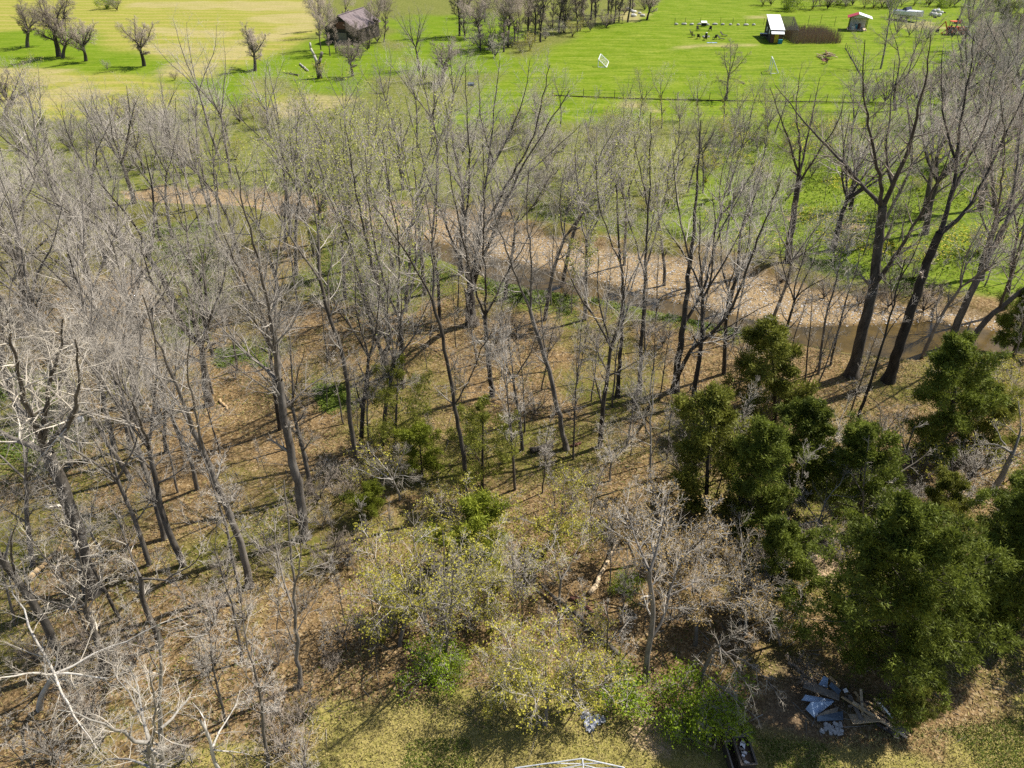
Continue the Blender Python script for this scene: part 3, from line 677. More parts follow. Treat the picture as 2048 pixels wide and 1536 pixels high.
hero(1278, 785, .16, [([(1278, 785), (1282, 700), (1287, 620), (1290, 540), (1295, 450), (1300, 380), (1300, 300), (1302, 225)], .17, .02), ([(1290, 540), (1310, 470), (1330, 400), (1340, 320)], .06, .02), ([(1290, 560), (1270, 480), (1250, 420), (1240, 350)], .06, .02), ([(1297, 420), (1280, 340), (1268, 270)], .05, .02)],
     trunk='bark_dark', leaf=('bud_green', 1, .05, .1, .5))
hero(1235, 795, .16, [([(1235, 795), (1240, 720), (1245, 640), (1245, 580), (1240, 520), (1236, 450), (1232, 370)], .17, .04), ([(1245, 600), (1270, 540), (1300, 480), (1310, 420)], .06, .02), ([(1242, 530), (1215, 470), (1195, 400), (1190, 330)], .06, .02)], trunk='bark_dark', leaf=('bud_green', 1, .05, .1, .5))
hero(1350, 780, .28, [([(1350, 780), (1358, 720), (1366, 650), (1374, 590), (1380, 520), (1390, 440), (1395, 350), (1402, 240)], .29, .03), ([(1366, 650), (1400, 600), (1420, 530), (1440, 460), (1480, 390), (1512, 330)], .13, .02), ([(1353, 762), (1380, 700), (1420, 670), (1450, 640), (1480, 580), (1500, 520), (1530, 440), (1562, 360)], .17, .02),
     ([(1425, 667), (1465, 650), (1520, 615), (1560, 600)], .06, .015), ([(1380, 520), (1360, 440), (1350, 370), (1345, 300)], .08, .02)], dens=1.5, label='dark forked tree with one limb sweeping right over the bank', trunk='bark_dark')
hero(1703, 752, .42, [([(1703, 752), (1715, 700), (1730, 640), (1745, 580), (1752, 530), (1762, 450), (1765, 412)], .44, .27), ([(1765, 414), (1745, 395), (1700, 340), (1640, 280), (1600, 230), (1550, 170)], .15, .02), ([(1765, 414), (1785, 370), (1810, 320), (1830, 250), (1850, 160), (1862, 70)], .18, .02),
     ([(1765, 412), (1760, 360), (1742, 270), (1722, 170), (1730, 80)], .15, .02), ([(1748, 570), (1780, 530), (1812, 480), (1842, 430), (1872, 370), (1905, 290)], .18, .02), ([(1785, 370), (1770, 300), (1780, 220), (1790, 120)], .1, .02)], 'vase', dens=1.7, trunk='bark_dark', twig='twig_brown',
     label='great dark tree on the near bank, pale scar at its high fork')
hero(1775, 764, .38, [([(1775, 764), (1795, 710), (1815, 640), (1840, 560), (1865, 500), (1880, 465)], .4, .25), ([(1880, 467), (1900, 400), (1915, 330), (1920, 240), (1940, 150), (1948, 70)], .17, .02), ([(1880, 467), (1930, 430), (1960, 380), (1990, 310), (2030, 230), (2065, 150)], .17, .02), ([(1900, 400), (1930, 330), (1975, 250), (1990, 160)], .11, .02),
     ([(1915, 330), (1890, 250), (1880, 170), (1885, 100)], .1, .02)], 'vase', dens=1.7, trunk='bark_dark', twig='twig_brown', label='massive dark tree leaning right with root flare beside the creek')
hero(1905, 680, .32, [([(1905, 680), (1925, 620), (1950, 570), (1985, 500), (2010, 450)], .33, .2), ([(1960, 552), (1980, 480), (2000, 400), (2010, 300), (2000, 190)], .13, .02), ([(2010, 450), (2060, 370), (2100, 250)], .13, .02), ([(2010, 450), (2030, 370), (2040, 270), (2050, 170)], .12, .02)], 'vase', dens=1.8, trunk='bark_grey', twig='twig_brown')
hero(1928, 706, .26, [([(1928, 706), (1960, 655), (2000, 615), (2060, 570)], .27, .15), ([(2000, 615), (2030, 520), (2070, 410), (2090, 300)], .11, .02), ([(2050, 575), (2100, 520), (2160, 420)], .11, .02)], 'vase', dens=1.8, trunk='bark_dark', twig='twig_brown')
hero(1575, 527, .32, [([(1575, 527), (1582, 460), (1592, 400), (1598, 350)], .34, .24), ([(1598, 352), (1580, 290), (1560, 230), (1540, 175)], .13, .02), ([(1598, 352), (1610, 300), (1625, 230), (1640, 155)], .13, .02), ([(1598, 350), (1600, 280), (1590, 220), (1600, 145)], .12, .02), ([(1595, 370), (1640, 300), (1680, 240), (1690, 190)], .12, .02)],
     'vase', dens=2.0, trunk='bark_dark', twig='twig_brown', label='dark fan-crowned tree on the far bank, debris caught at its foot')
hero(328, 1592, .16, [([(328, 1592), (325, 1536), (322, 1480), (320, 1430), (318, 1350), (318, 1310), (316, 1262)], .16, .03), ([(326, 1560), (304, 1536), (302, 1500), (300, 1484)], .13, .11), ([(300, 1486), (270, 1490), (245, 1470), (205, 1445), (150, 1432), (115, 1420)], .08, .015), ([(299, 1484), (290, 1440), (280, 1390), (262, 1340)], .07, .015),
     ([(301, 1484), (312, 1455), (311, 1420), (300, 1330)], .06, .015), ([(322, 1457), (345, 1430), (368, 1420), (385, 1380)], .06, .015), ([(304, 1536), (280, 1520), (250, 1516), (200, 1524), (150, 1536)], .06, .015), ([(290, 1440), (265, 1400), (240, 1360), (225, 1330)], .04, .01)], 'spread', dens=3.0, ref=3.2,
     trunk='bark_pale', twig='twig_pale', label='white-barked tree at the bottom left with chalky limbs')
hero(445, 1575, .1, [([(445, 1575), (425, 1500), (415, 1470), (400, 1440)], .09, .05), ([(425, 1495), (440, 1450), (470, 1425), (480, 1380)], .05, .01), ([(420, 1480), (400, 1420), (385, 1405)], .05, .01), ([(428, 1500), (470, 1500), (500, 1510)], .04, .01)], 'spread', dens=3.5, ref=2.2, trunk='bark_pale', twig='twig_pale', label='small white forked tree right of the white-barked one')
hero(1295, 1357, .14, [([(1295, 1357), (1292, 1310), (1305, 1270), (1308, 1220), (1305, 1170), (1300, 1140)], .15, .09), ([(1300, 1145), (1280, 1100), (1262, 1050), (1250, 1000)], .07, .015), ([(1300, 1142), (1310, 1090), (1330, 1030), (1340, 975)], .07, .015), ([(1304, 1275), (1330, 1235), (1345, 1190), (1342, 1150), (1385, 1090)], .08, .015), ([(1340, 1190), (1390, 1160), (1440, 1150)], .05, .01)],
     'spread', dens=2.6, ref=4.0, leaf=('bud_brown', 1, .06, .065, .7), label='grey forked tree with russet buds above the green bushes')
hero(1395, 1392, .09, [([(1395, 1392), (1402, 1350), (1410, 1325), (1428, 1300)], .1, .07), ([(1428, 1300), (1470, 1300), (1520, 1340), (1560, 1395)], .05, .01), ([(1415, 1312), (1440, 1290), (1490, 1260), (1545, 1230)], .05, .01), ([(1404, 1345), (1450, 1380), (1495, 1415), (1520, 1445)], .05, .01), ([(1440, 1296), (1480, 1330), (1500, 1380), (1510, 1410)], .04, .01)],
     'spread', dens=3.2, ref=2.6, droop=-.06, twig='twig_pale', label='small bare tree arching white twigs over the shaded lawn')
hero(1985, 987, .17, [([(1985, 987), (2005, 945), (2026, 908)], .18, .14), ([(2026, 908), (2011, 888), (1973, 883), (1940, 892)], .08, .015), ([(2026, 908), (2038, 890), (2041, 860), (2046, 825), (2035, 790)], .09, .015), ([(2011, 890), (1995, 860), (1980, 840)], .05, .01)], 'spread', dens=2.0, ref=3, trunk='bark_pale', twig='twig_pale', leaf=('bud_yellow', 1, .06, .08, .6), label='crooked pale-limbed tree at the right edge among the cedars')
hero(892, 1320, .1, [([(892, 1320), (890, 1280), (893, 1220), (890, 1150), (885, 1060)], .1, .02), ([(892, 1310), (898, 1240), (904, 1180), (915, 1090)], .08, .015), ([(889, 1305), (862, 1287), (852, 1250), (845, 1200), (835, 1120), (825, 1020)], .1, .015), ([(852, 1250), (830, 1210), (800, 1180), (760, 1150)], .06, .01), ([(845, 1200), (800, 1230), (765, 1260), (745, 1300)], .05, .01), ([(895, 1230), (940, 1170), (970, 1100)], .05, .01)],
     'spread', dens=3.0, ref=3.6, twig='twig_pale', leaf=('bud_yellow', 1, .07, .07, .8), label='many-stemmed yellow-budded tree rising from the bright green bush')
hero(1452, 199, .22, [([(1452, 199), (1454, 178), (1457, 152)], .24, .16), ([(1457, 154), (1466, 125), (1476, 90)], .1, .02), ([(1457, 153), (1450, 125), (1447, 95)], .1, .02), ([(1458, 150), (1480, 130), (1496, 105)], .1, .02), ([(1458, 150), (1462, 115), (1460, 80)], .09, .02), ([(1455, 165), (1440, 158), (1425, 162)], .06, .02), ([(1457, 158), (1478, 157), (1488, 170)], .06, .02)], 'field', dens=1.6, trunk='bark_dark', twig='twig_brown',
     label='lone bare tree standing at the lawn fence')
hero(1125, 1277, .07, [([(1125, 1277), (1117, 1250), (1112, 1215), (1120, 1180), (1122, 1160)], .075, .055), ([(1122, 1162), (1110, 1120), (1108, 1070)], .04, .01), ([(1122, 1160), (1145, 1120), (1172, 1075)], .04, .01)], 'spread', dens=2.2, ref=2.5)
hero(1205, 1397, .07, [([(1205, 1397), (1213, 1340), (1217, 1290), (1215, 1240), (1217, 1195)], .075, .02), ([(1217, 1290), (1240, 1260), (1265, 1228)], .035, .01), ([(1212, 1345), (1245, 1320), (1272, 1288)], .035, .01)], 'pole', dens=2.2, ref=2.0, trunk='bark_dark')
hero(600, 1372, .11, [([(600, 1372), (596, 1310), (592, 1250), (588, 1180), (583, 1110), (577, 1040), (568, 960)], .11, .02), ([(590, 1225), (568, 1170), (553, 1100), (548, 1020)], .05, .01), ([(588, 1180), (602, 1120), (603, 1030)], .05, .01), ([(593, 1265), (618, 1220), (645, 1175)], .035, .01), ([(594, 1290), (570, 1250), (550, 1200)], .035, .01)], 'pole', dens=2.4, ref=3.2, label='slim straight grey tree standing clear in the lower left')
hero(1302, 962, .09, [([(1302, 962), (1301, 900), (1300, 850), (1305, 790), (1308, 735)], .09, .02), ([(1300, 870), (1275, 810), (1245, 765)], .04, .01), ([(1301, 915), (1322, 860), (1350, 815)], .04, .01), ([(1303, 820), (1285, 770), (1275, 720)], .035, .01), ([(1301, 890), (1260, 870), (1220, 850)], .03, .01)], 'spread', dens=3.2, ref=3.0, trunk='bark_pale', twig='twig_pale', label='pale grey bushy-crowned tree in the centre right of the wood')
hero(320, 1292, .14, [([(320, 1292), (305, 1240), (285, 1210), (273, 1182), (281, 1152)], .15, .1), ([(281, 1154), (262, 1110), (242, 1060), (225, 1010)], .06, .015), ([(282, 1158), (330, 1162), (385, 1130), (410, 1095)], .06, .015), ([(279, 1165), (268, 1140), (250, 1120)], .04, .01)], 'spread', dens=2.0, ref=3, label='bent tree with a crooked dark stem over a pale foot, lower left')
hero(210, 1338, .13, [([(210, 1338), (200, 1300), (183, 1255), (172, 1224)], .14, .11), ([(172, 1226), (140, 1180), (100, 1130), (60, 1080)], .06, .01), ([(172, 1226), (175, 1180), (160, 1110), (150, 1050)], .06, .01), ([(173, 1225), (195, 1190), (215, 1120)], .05, .01), ([(172, 1225), (120, 1210), (60, 1190), (20, 1160)], .06, .01)], 'spread', dens=2.4, ref=3.2, twig='twig_pale', label='low-forked tree with a spray of chalky branches, lower left')
hero(130, 1335, .2, [([(130, 1335), (105, 1270), (70, 1210), (35, 1165), (0, 1110)], .22, .13), ([(0, 1112), (-30, 1030), (-50, 950)], .08, .02), ([(30, 1160), (20, 1090), (40, 1010)], .06, .01)], 'tall', dens=1.6, label='vine-clad trunk leaning out of the left edge')
hero(1740, 1085, .08, [([(1740, 1085), (1728, 1030), (1725, 980), (1735, 920), (1738, 870)], .08, .015), ([(1725, 985), (1700, 940), (1670, 905)], .035, .01), ([(1730, 940), (1750, 900), (1765, 860)], .035, .01), ([(1732, 1035), (1760, 1000), (1790, 960)], .04, .01)], 'spread', dens=3.5, ref=2.4, trunk='bark_grey', twig='twig_pale', label='whitish bare tree between the dark cedars')
hero(1735, 1045, .13, [([(1735, 1045), (1770, 990), (1800, 945), (1815, 900), (1830, 850)], .13, .03), ([(1800, 945), (1840, 920), (1860, 900)], .05, .01), ([(1812, 905), (1800, 870), (1795, 840)], .05, .01)], 'spread', dens=2.6, ref=2.6, twig='twig_grey', trunk='bark_dark', label='dark leaning trunk with a grey twiggy top behind the big cedar')
hero(1705, 872, .12, [([(1705, 872), (1725, 810), (1745, 755), (1768, 680), (1790, 600), (1810, 520)], .13, .03), ([(1768, 680), (1790, 640), (1830, 600)], .04, .01), ([(1785, 615), (1780, 560), (1770, 500)], .04, .01), ([(1800, 560), (1835, 500), (1850, 440)], .05, .01)], 'pole', dens=2.0, ref=2.5, trunk='bark_dark')
hero(1790, 222, .25, [([(1790, 222), (1788, 190), (1790, 170)], .26, .2), ([(1790, 172), (1800, 130), (1795, 90), (1780, 60), (1775, 25)], .12, .02), ([(1790, 172), (1825, 140), (1845, 100), (1862, 60)], .12, .02), ([(1790, 175), (1815, 130), (1835, 90), (1850, 40)], .1, .02), ([(1795, 100), (1770, 80), (1750, 65)], .06, .02)], 'field', dens=1.3, trunk='bark_dark', twig='twig_brown',
     label='dark crooked tree at the far fence corner, right of the lawn')

# straight trunks: kind, base pixel, crown-top pixel
T_ = [('pole', 483, 1207, 405, 800), ('tall', 330, 1080, 235, 600), ('tall', 625, 990, 545, 540), ('tall_dark', 722, 897, 690, 470), ('tall_dark', 765, 892, 748, 480), ('pole', 1030, 978, 1008, 600), ('tall_dark', 1200, 892, 1172, 430),
      ('tall_dark', 1385, 805, 1442, 330), ('tall_dark', 1448, 747, 1500, 340), ('pole', 1637, 747, 1702, 360), ('pole', 1660, 733, 1712, 400), ('tall', 232, 905, 60, 480), ('tall', 262, 897, 120, 520), ('tall_dark', 300, 905, 170, 560), ('tall', 332, 905, 262, 610),
      ('tall', 140, 930, 150, 560), ('pole', 425, 787, 345, 420), ('pole', 330, 690, 300, 470), ('pole', 452, 690, 420, 400), ('pole', 475, 742, 420, 440), ('tall', 320, 482, 245, 225), ('tall', 345, 478, 288, 190), ('tall', 402, 462, 355, 205), ('tall', 440, 445, 398, 190),
      ('tall', 180, 700, 60, 330), ('tall', 110, 760, -30, 400), ('vase', 60, 640, -40, 300), ('tall', 150, 590, 70, 280), ('vase', 40, 520, -30, 240), ('tall', 230, 560, 160, 270), ('tall_dark', 395, 590, 345, 300), ('tall', 500, 640, 440, 290), ('budding', 560, 600, 515, 260),
      ('budding', 640, 560, 600, 200), ('budding', 700, 540, 680, 165), ('budding', 790, 560, 755, 175), ('budding', 850, 590, 830, 190), ('tall', 480, 520, 440, 230), ('tall', 570, 500, 540, 220), ('budding', 690, 600, 650, 260), ('tall', 1010, 600, 1010, 260), ('tall', 1090, 640, 1100, 260),
      ('tall', 1125, 560, 1150, 190), ('budding', 1170, 640, 1185, 280), ('pole', 1095, 745, 1085, 480), ('budding', 1330, 560, 1350, 260), ('tall', 1400, 560, 1440, 260), ('tall_dark', 1460, 610, 1520, 260), ('tall', 1545, 640, 1600, 330), ('pole', 1290, 700, 1310, 420), ('tall', 1250, 520, 1262, 230),
      ('vase', 1960, 560, 2060, 170), ('tall_dark', 2010, 620, 2110, 260), ('vase', 1850, 470, 1900, 160), ('vase', 1960, 420, 2010, 90), ('tall', 2040, 500, 2120, 170), ('vase', 1700, 420, 1745, 190), ('tall_dark', 2000, 330, 2040, 40), ('vase', 2040, 260, 2075, -20),
      ('pole', 1085, 985, 1082, 790), ('pole', 1180, 1095, 1172, 905), ('pole', 1143, 1075, 1128, 930), ('sapling', 1040, 1262, 1034, 1060), ('pole', 1046, 1248, 1048, 1040), ('pole', 455, 1452, 360, 1170), ('pole', 485, 1325, 430, 1030), ('pole', 535, 1540, 545, 1180), ('sapling', 645, 1330, 648, 1230), ('sapling', 555, 1270, 545, 1130),
      ('tall', 65, 1130, -60, 700), ('pole', 30, 1250, 5, 960), ('tall', 300, 1130, 190, 690), ('pole', 255, 1000, 165, 760), ('tall', 395, 980, 330, 600), ('pole', 365, 900, 300, 640), ('pole', 440, 905, 395, 690), ('tall_dark', 560, 860, 500, 480), ('pole', 655, 720, 640, 520), ('pole', 860, 690, 850, 500),
      ('tall_dark', 880, 640, 865, 300), ('tall', 1045, 900, 1030, 560), ('pole', 1155, 770, 1165, 560), ('pole', 1320, 800, 1345, 600), ('tall_dark', 1560, 740, 1625, 420), ('pole', 1475, 790, 1510, 590), ('pole', 1610, 760, 1660, 540), ('tall', 1850, 700, 1930, 380), ('pole', 2020, 760, 2080, 520), ('pole', 1420, 950, 1430, 800),
      ('sapling', 1110, 1010, 1105, 880), ('sapling', 1270, 1075, 1285, 950), ('sapling', 1165, 1270, 1160, 1170), ('sapling', 1240, 1330, 1252, 1220), ('sapling', 690, 1250, 680, 1110), ('sapling', 780, 1130, 770, 1000), ('sapling', 720, 1290, 715, 1200),
      ('pale', 800, 1000, 810, 905), ('pale', 1660, 900, 1675, 800), ('pale', 1640, 1080, 1630, 940), ('pale', 1490, 1270, 1500, 1130), ('pale', 80, 1420, 30, 1220), ('pale', 1220, 960, 1215, 840),
      ('yellow', 1090, 1455, 1080, 1275), ('yellow', 1150, 1390, 1150, 1240), ('yellow', 980, 1230, 985, 1060), ('yellow', 1080, 1130, 1090, 990), ('yellow', 800, 1290, 790, 1090), ('yellow', 940, 1120, 930, 980), ('yellow', 2000, 850, 2020, 720), ('yellow', 1010, 1420, 1010, 1300), ('yellow', 1900, 830, 1940, 730),
      ('brown', 1340, 1190, 1345, 990), ('brown', 1420, 1160, 1430, 1000), ('brown', 1270, 1130, 1262, 985), ('brown', 1480, 1250, 1490, 1090), ('brown', 1390, 1290, 1400, 1130), ('brown', 1560, 1290, 1550, 1170),
      ('cedar_open', 1550, 842, 1560, 628), ('cedar_open', 1412, 1020, 1432, 795), ('cedar', 1600, 1000, 1595, 788), ('cedar', 1502, 1080, 1530, 848), ('cedar', 1882, 905, 1886, 652), ('cedar_big', 1790, 1335, 1800, 985), ('cedar_big', 2085, 1235, 2095, 930), ('cedar', 1722, 1060, 1728, 842),
      ('cedar_thin', 790, 905, 790, 728), ('cedar_thin', 965, 985, 960, 808), ('cedar_lime', 845, 950, 838, 855), ('cedar_lime', 950, 1150, 952, 1010), ('cedar', 1575, 1230, 1570, 1050), ('cedar_open', 1990, 905, 2005, 770), ('cedar_lime', 735, 1035, 740, 965), ('cedar_open', 1880, 1080, 1890, 960), ('cedar', 2040, 1130, 2060, 960),
      ('cedar_lime', 2030, 70, 2012, 12), ('cedar', 1985, 1290, 1975, 1090), ('cedar_open', 1830, 1450, 1832, 1370), ('cedar', 2030, 700, 2060, 560)]
for t in T_: place(*t[:5])
# field trees far off
for k, bx, by, tx, ty in [('field', 118, 113, 85, -35), ('field', 126, 116, 125, 30), ('field', 172, 123, 165, 30), ('field', 288, 131, 275, 30), ('field', 510, 142, 515, 45), ('grove', 655, 75, 628, -25), ('grove', 688, 62, 690, -30), ('grove', 745, 75, 765, -25),
                          ('grove', 660, 112, 650, 20), ('field', 705, 152, 700, 75), ('vase', 838, 140, 828, 0), ('grove', 1055, 82, 1058, -35), ('grove', 1078, 60, 1082, -40), ('grove', 1105, 55, 1108, -40), ('grove', 1008, 95, 1005, -5), ('grove', 985, 108, 975, 20),
                          ('grove', 1160, 62, 1168, -35), ('grove', 1222, 46, 1220, -45), ('grove', 1238, 44, 1245, -45), ('field', 1294, 40, 1305, -25), ('grove', 940, 35, 935, -45), ('vase', 1960, 195, 1975, 30), ('vase', 1915, 180, 1920, 60), ('grove', 2000, 235, 2025, 30), ('vase', 2045, 160, 2070, -20),
                          ('grove', 1035, 92, 1040, -10), ('grove', 1130, 66, 1135, -10), ('grove', 1190, 52, 1195, -30), ('field', 8, 240, 12, 128), ('field', 960, 75, 955, -10), ('grove', 1955, 120, 1965, 0), ('grove', 2030, 330, 2060, 130), ('field', 55, 95, 45, 0), ('field', 885, 165, 880, 75), ('grove', 642, 100, 628, -10), ('grove', 672, 106, 668, 5), ('grove', 738, 96, 748, -5), ('grove', 768, 84, 778, -15), ('field', 716, 104, 716, 40), ('grove', 640, 60, 632, -35)]:
    place(k, bx, by, tx, ty)
# shrubs, brambles and bushes: kind, base pixel, height in metres
for k, bx, by, h in [('greenshrub', 868, 1358, 1.9), ('greenshrub', 900, 1345, 1.2), ('greenshrub', 1257, 1185, 1.2), ('greenshrub', 1262, 1400, 2.0), ('greenshrub', 1400, 1425, 2.5), ('greenshrub', 1372, 1448, 1.6), ('greenshrub', 1425, 1442, 1.4), ('greenshrub', 1475, 1472, .9), ('greenshrub', 1450, 1440, 1.2),
                     ('bramble', 640, 1000, 2.4), ('bramble', 690, 1000, 2.2), ('bramble', 660, 1135, 2.4), ('bramble', 700, 1120, 2.2), ('bramble', 600, 1050, 2.2), ('bramble', 560, 1420, 2.0), ('bramble', 610, 1440, 1.8), ('bramble', 790, 1250, 2.2), ('bramble', 1090, 925, 1.3), ('bramble', 1240, 1060, 2.0), ('bramble', 1400, 870, 1.8),
                     ('bramble', 1610, 1370, 1.6), ('bramble', 1480, 545, 2.4), ('bramble', 1560, 560, 2.6), ('bramble', 1650, 585, 2.4), ('bramble', 1780, 605, 2.8), ('bramble', 1850, 612, 2.8), ('bramble', 1720, 600, 2.2), ('bramble', 1600, 540, 1.8),
                     ('olivebush', 640, 158, 3.4), ('olivebush', 270, 330, 4.5), ('olivebush', 210, 340, 3.8), ('olivebush', 830, 1230, 2.8), ('olivebush', 765, 1280, 2.6), ('olivebush', 1040, 1370, 2.4), ('olivebush', 1960, 790, 3.5), ('olivebush', 1660, 290, 3.0), ('olivebush', 1240, 275, 3.2), ('olivebush', 1180, 300, 3.0), ('olivebush', 1310, 270, 3),
                     ('shrub', 230, 275, 6.5), ('shrub', 265, 268, 6.5), ('shrub', 300, 272, 6.0), ('shrub', 345, 255, 4.6), ('shrub', 395, 240, 5.0), ('shrub', 440, 235, 4.4), ('shrub', 480, 245, 4.6), ('shrub', 190, 290, 5.5), ('shrub', 140, 300, 5.0), ('shrub', 90, 290, 5.0), ('shrub', 540, 275, 4.4), ('shrub', 380, 130, 1.6),
                     ('shrub', 215, 140, 2.0), ('bramble', 350, 160, 1.8), ('bramble', 735, 100, 4.0), ('bramble', 755, 85, 4.0), ('bramble', 690, 110, 3.4), ('shrub', 720, 120, 3.5), ('olivebush', 770, 185, 2.4), ('shrub', 850, 160, 4), ('shrub', 880, 175, 4), ('shrub', 820, 165, 3.2),
                     ('olivebush', 1060, 100, 4.0), ('olivebush', 1145, 72, 4.5), ('olivebush', 1040, 105, 3.2), ('shrub', 1120, 70, 4.5), ('shrub', 1090, 80, 4), ('shrub', 990, 115, 4.5), ('shrub', 960, 100, 5), ('bramble', 1000, 90, 4), ('shrub', 1180, 62, 4), ('shrub', 930, 70, 5), ('shrub', 1210, 56, 3.5),
                     ('bramble', 1770, 205, 5.5), ('bramble', 1800, 210, 6.0), ('bramble', 1830, 200, 5.0), ('bramble', 1890, 210, 6.5), ('bramble', 1925, 215, 7.0), ('bramble', 1960, 220, 6.0), ('shrub', 1860, 190, 5.5), ('shrub', 1900, 150, 6), ('shrub', 1930, 120, 6), ('shrub', 1960, 110, 6.5), ('shrub', 1990, 90, 7), ('shrub', 2020, 190, 7), ('shrub', 1980, 160, 6), ('shrub', 1725, 190, 4), ('shrub', 1745, 205, 4.5), ('shrub', 1710, 170, 2.5), ('bramble', 2030, 250, 6), ('shrub', 2040, 120, 7)]:
    place(k, bx, by, h=h)
# far hedge along the top right
hr = random.Random(4)
for i in range(30):
    place(['olivebush', 'bramble', 'greenshrub', 'shrub', 'bramble', 'olivebush'][i % 6], 1530 + i * 17.5 + hr.uniform(-8, 8), 18 + hr.uniform(-8, 3) - (5 if 1780 < 1530 + i * 17.5 < 1900 else 0), h=hr.uniform(4, 7))
for i in range(30):
    x = 925 + i * 12.4; y = 112 - (x - 985) * .24 if x > 985 else 60 + hr.uniform(0, 50)
    place(['grove', 'grove', 'shrub', 'grove', 'grove', 'bramble'][i % 6], x + hr.uniform(-8, 8), y - hr.uniform(2, 26), h=hr.uniform(3, 4.5) if i % 6 in (2, 5) else hr.uniform(10, 15), wide=1.35)
place('greenshrub', 215, 18, h=4.5); place('bramble', 235, 22, h=4)
# fill: the wood between the read trunks, kept clear of them and of the creek
fr = random.Random(21); taken = [project(o.matrix_basis.translation) for o, *_ in PLACED]
def fill(n, x0, x1, y0, y1, kinds, hts, gap):
    c = 0; tries = 0
    while c < n and tries < n * 40:
        tries += 1; x, y = fr.uniform(x0, x1), fr.uniform(y0, y1); g = gnd(x, y)
        if sdist(BED, np.array([g.x]), np.array([g.y]))[0] > -.7: continue
        if any(abs(x - a) < gap and abs(y - b) < gap * .6 for a, b in taken): continue
        k = fr.choice(kinds); place(k, x, y, h=fr.uniform(*hts[k])); taken.append((x, y)); c += 1
HT = dict(tall=(13, 19), tall_dark=(13, 18), budding=(12, 17), pole=(8, 13), sapling=(3.5, 7), shrub=(1.6, 3.4), vase=(12, 17), bramble=(1.2, 2.4), pale=(4, 7), olivebush=(1.5, 3.2), brown=(4, 6), yellow=(4, 6.5), spread=(7, 10))
fill(28, -120, 560, 430, 860, ['tall', 'tall', 'pole', 'vase'], HT, 34)
fill(26, -200, 900, 290, 440, ['tall', 'tall', 'budding', 'vase', 'pole'], HT, 34)
fill(12, 560, 1000, 430, 640, ['budding', 'tall', 'pole'], HT, 34)
fill(14, 1000, 1560, 330, 500, ['tall', 'budding', 'pole', 'pole'], dict(HT, tall=(10, 14), budding=(9, 13)), 40)
fill(10, 1650, 2150, 300, 520, ['tall', 'pole', 'vase'], HT, 44)
fill(9, -100, 520, 930, 1250, ['pole', 'sapling', 'pale', 'tall'], HT, 44)
fill(16, 560, 1500, 680, 960, ['pole', 'sapling', 'sapling'], HT, 40)
fill(30, -100, 700, 480, 1350, ['shrub', 'shrub', 'sapling'], dict(HT, shrub=(1.2, 2.6)), 30)
fill(22, -60, 620, 1250, 1560, ['shrub', 'sapling', 'shrub', 'shrub'], HT, 40)
fill(40, 620, 1560, 640, 1300, ['shrub', 'sapling', 'shrub', 'olivebush'], HT, 32)
fill(20, 1560, 2080, 780, 1300, ['shrub', 'shrub', 'sapling', 'olivebush'], HT, 40)
fill(30, -200, 900, 290, 440, ['tall', 'tall', 'budding', 'vase', 'shrub'], dict(HT, tall=(9, 13), budding=(9, 12), vase=(9, 12), shrub=(4, 6)), 22)
fill(60, 1040, 1560, 240, 430, ['shrub', 'shrub', 'olivebush', 'tall', 'budding'], dict(HT, shrub=(2.8, 5), olivebush=(2.5, 4.5), tall=(7, 11), budding=(7, 10)), 20)
fill(16, 1880, 2120, 90, 300, ['tall', 'shrub', 'vase'], dict(HT, shrub=(5, 7)), 22)
fill(34, -100, 1100, 225, 330, ['shrub', 'shrub', 'olivebush'], dict(HT, shrub=(3, 5), olivebush=(3, 5)), 26)
fill(30, 1000, 2080, 250, 510, ['shrub', 'shrub', 'olivebush', 'sapling'], dict(HT, shrub=(1.8, 3.5)), 26)
fill(40, 900, 2050, 505, 700, ['shrub', 'sapling', 'bramble', 'pole'], dict(HT, shrub=(1.5, 3), pole=(7, 11)), 22)
fill(24, 560, 1700, 640, 1000, ['sapling', 'pole', 'shrub'], dict(HT, shrub=(1, 2), pole=(7, 11)), 24)
fill(10, -100, 560, 700, 1300, ['sapling', 'pole', 'shrub'], dict(HT, shrub=(1, 2.2)), 24)
fill(12, 560, 1560, 1000, 1400, ['shrub', 'sapling', 'bramble'], dict(HT, shrub=(.8, 2), bramble=(.8, 1.6)), 26)
fill(10, 1750, 2080, 60, 220, ['shrub', 'tall'], dict(HT, shrub=(4, 6)), 24)

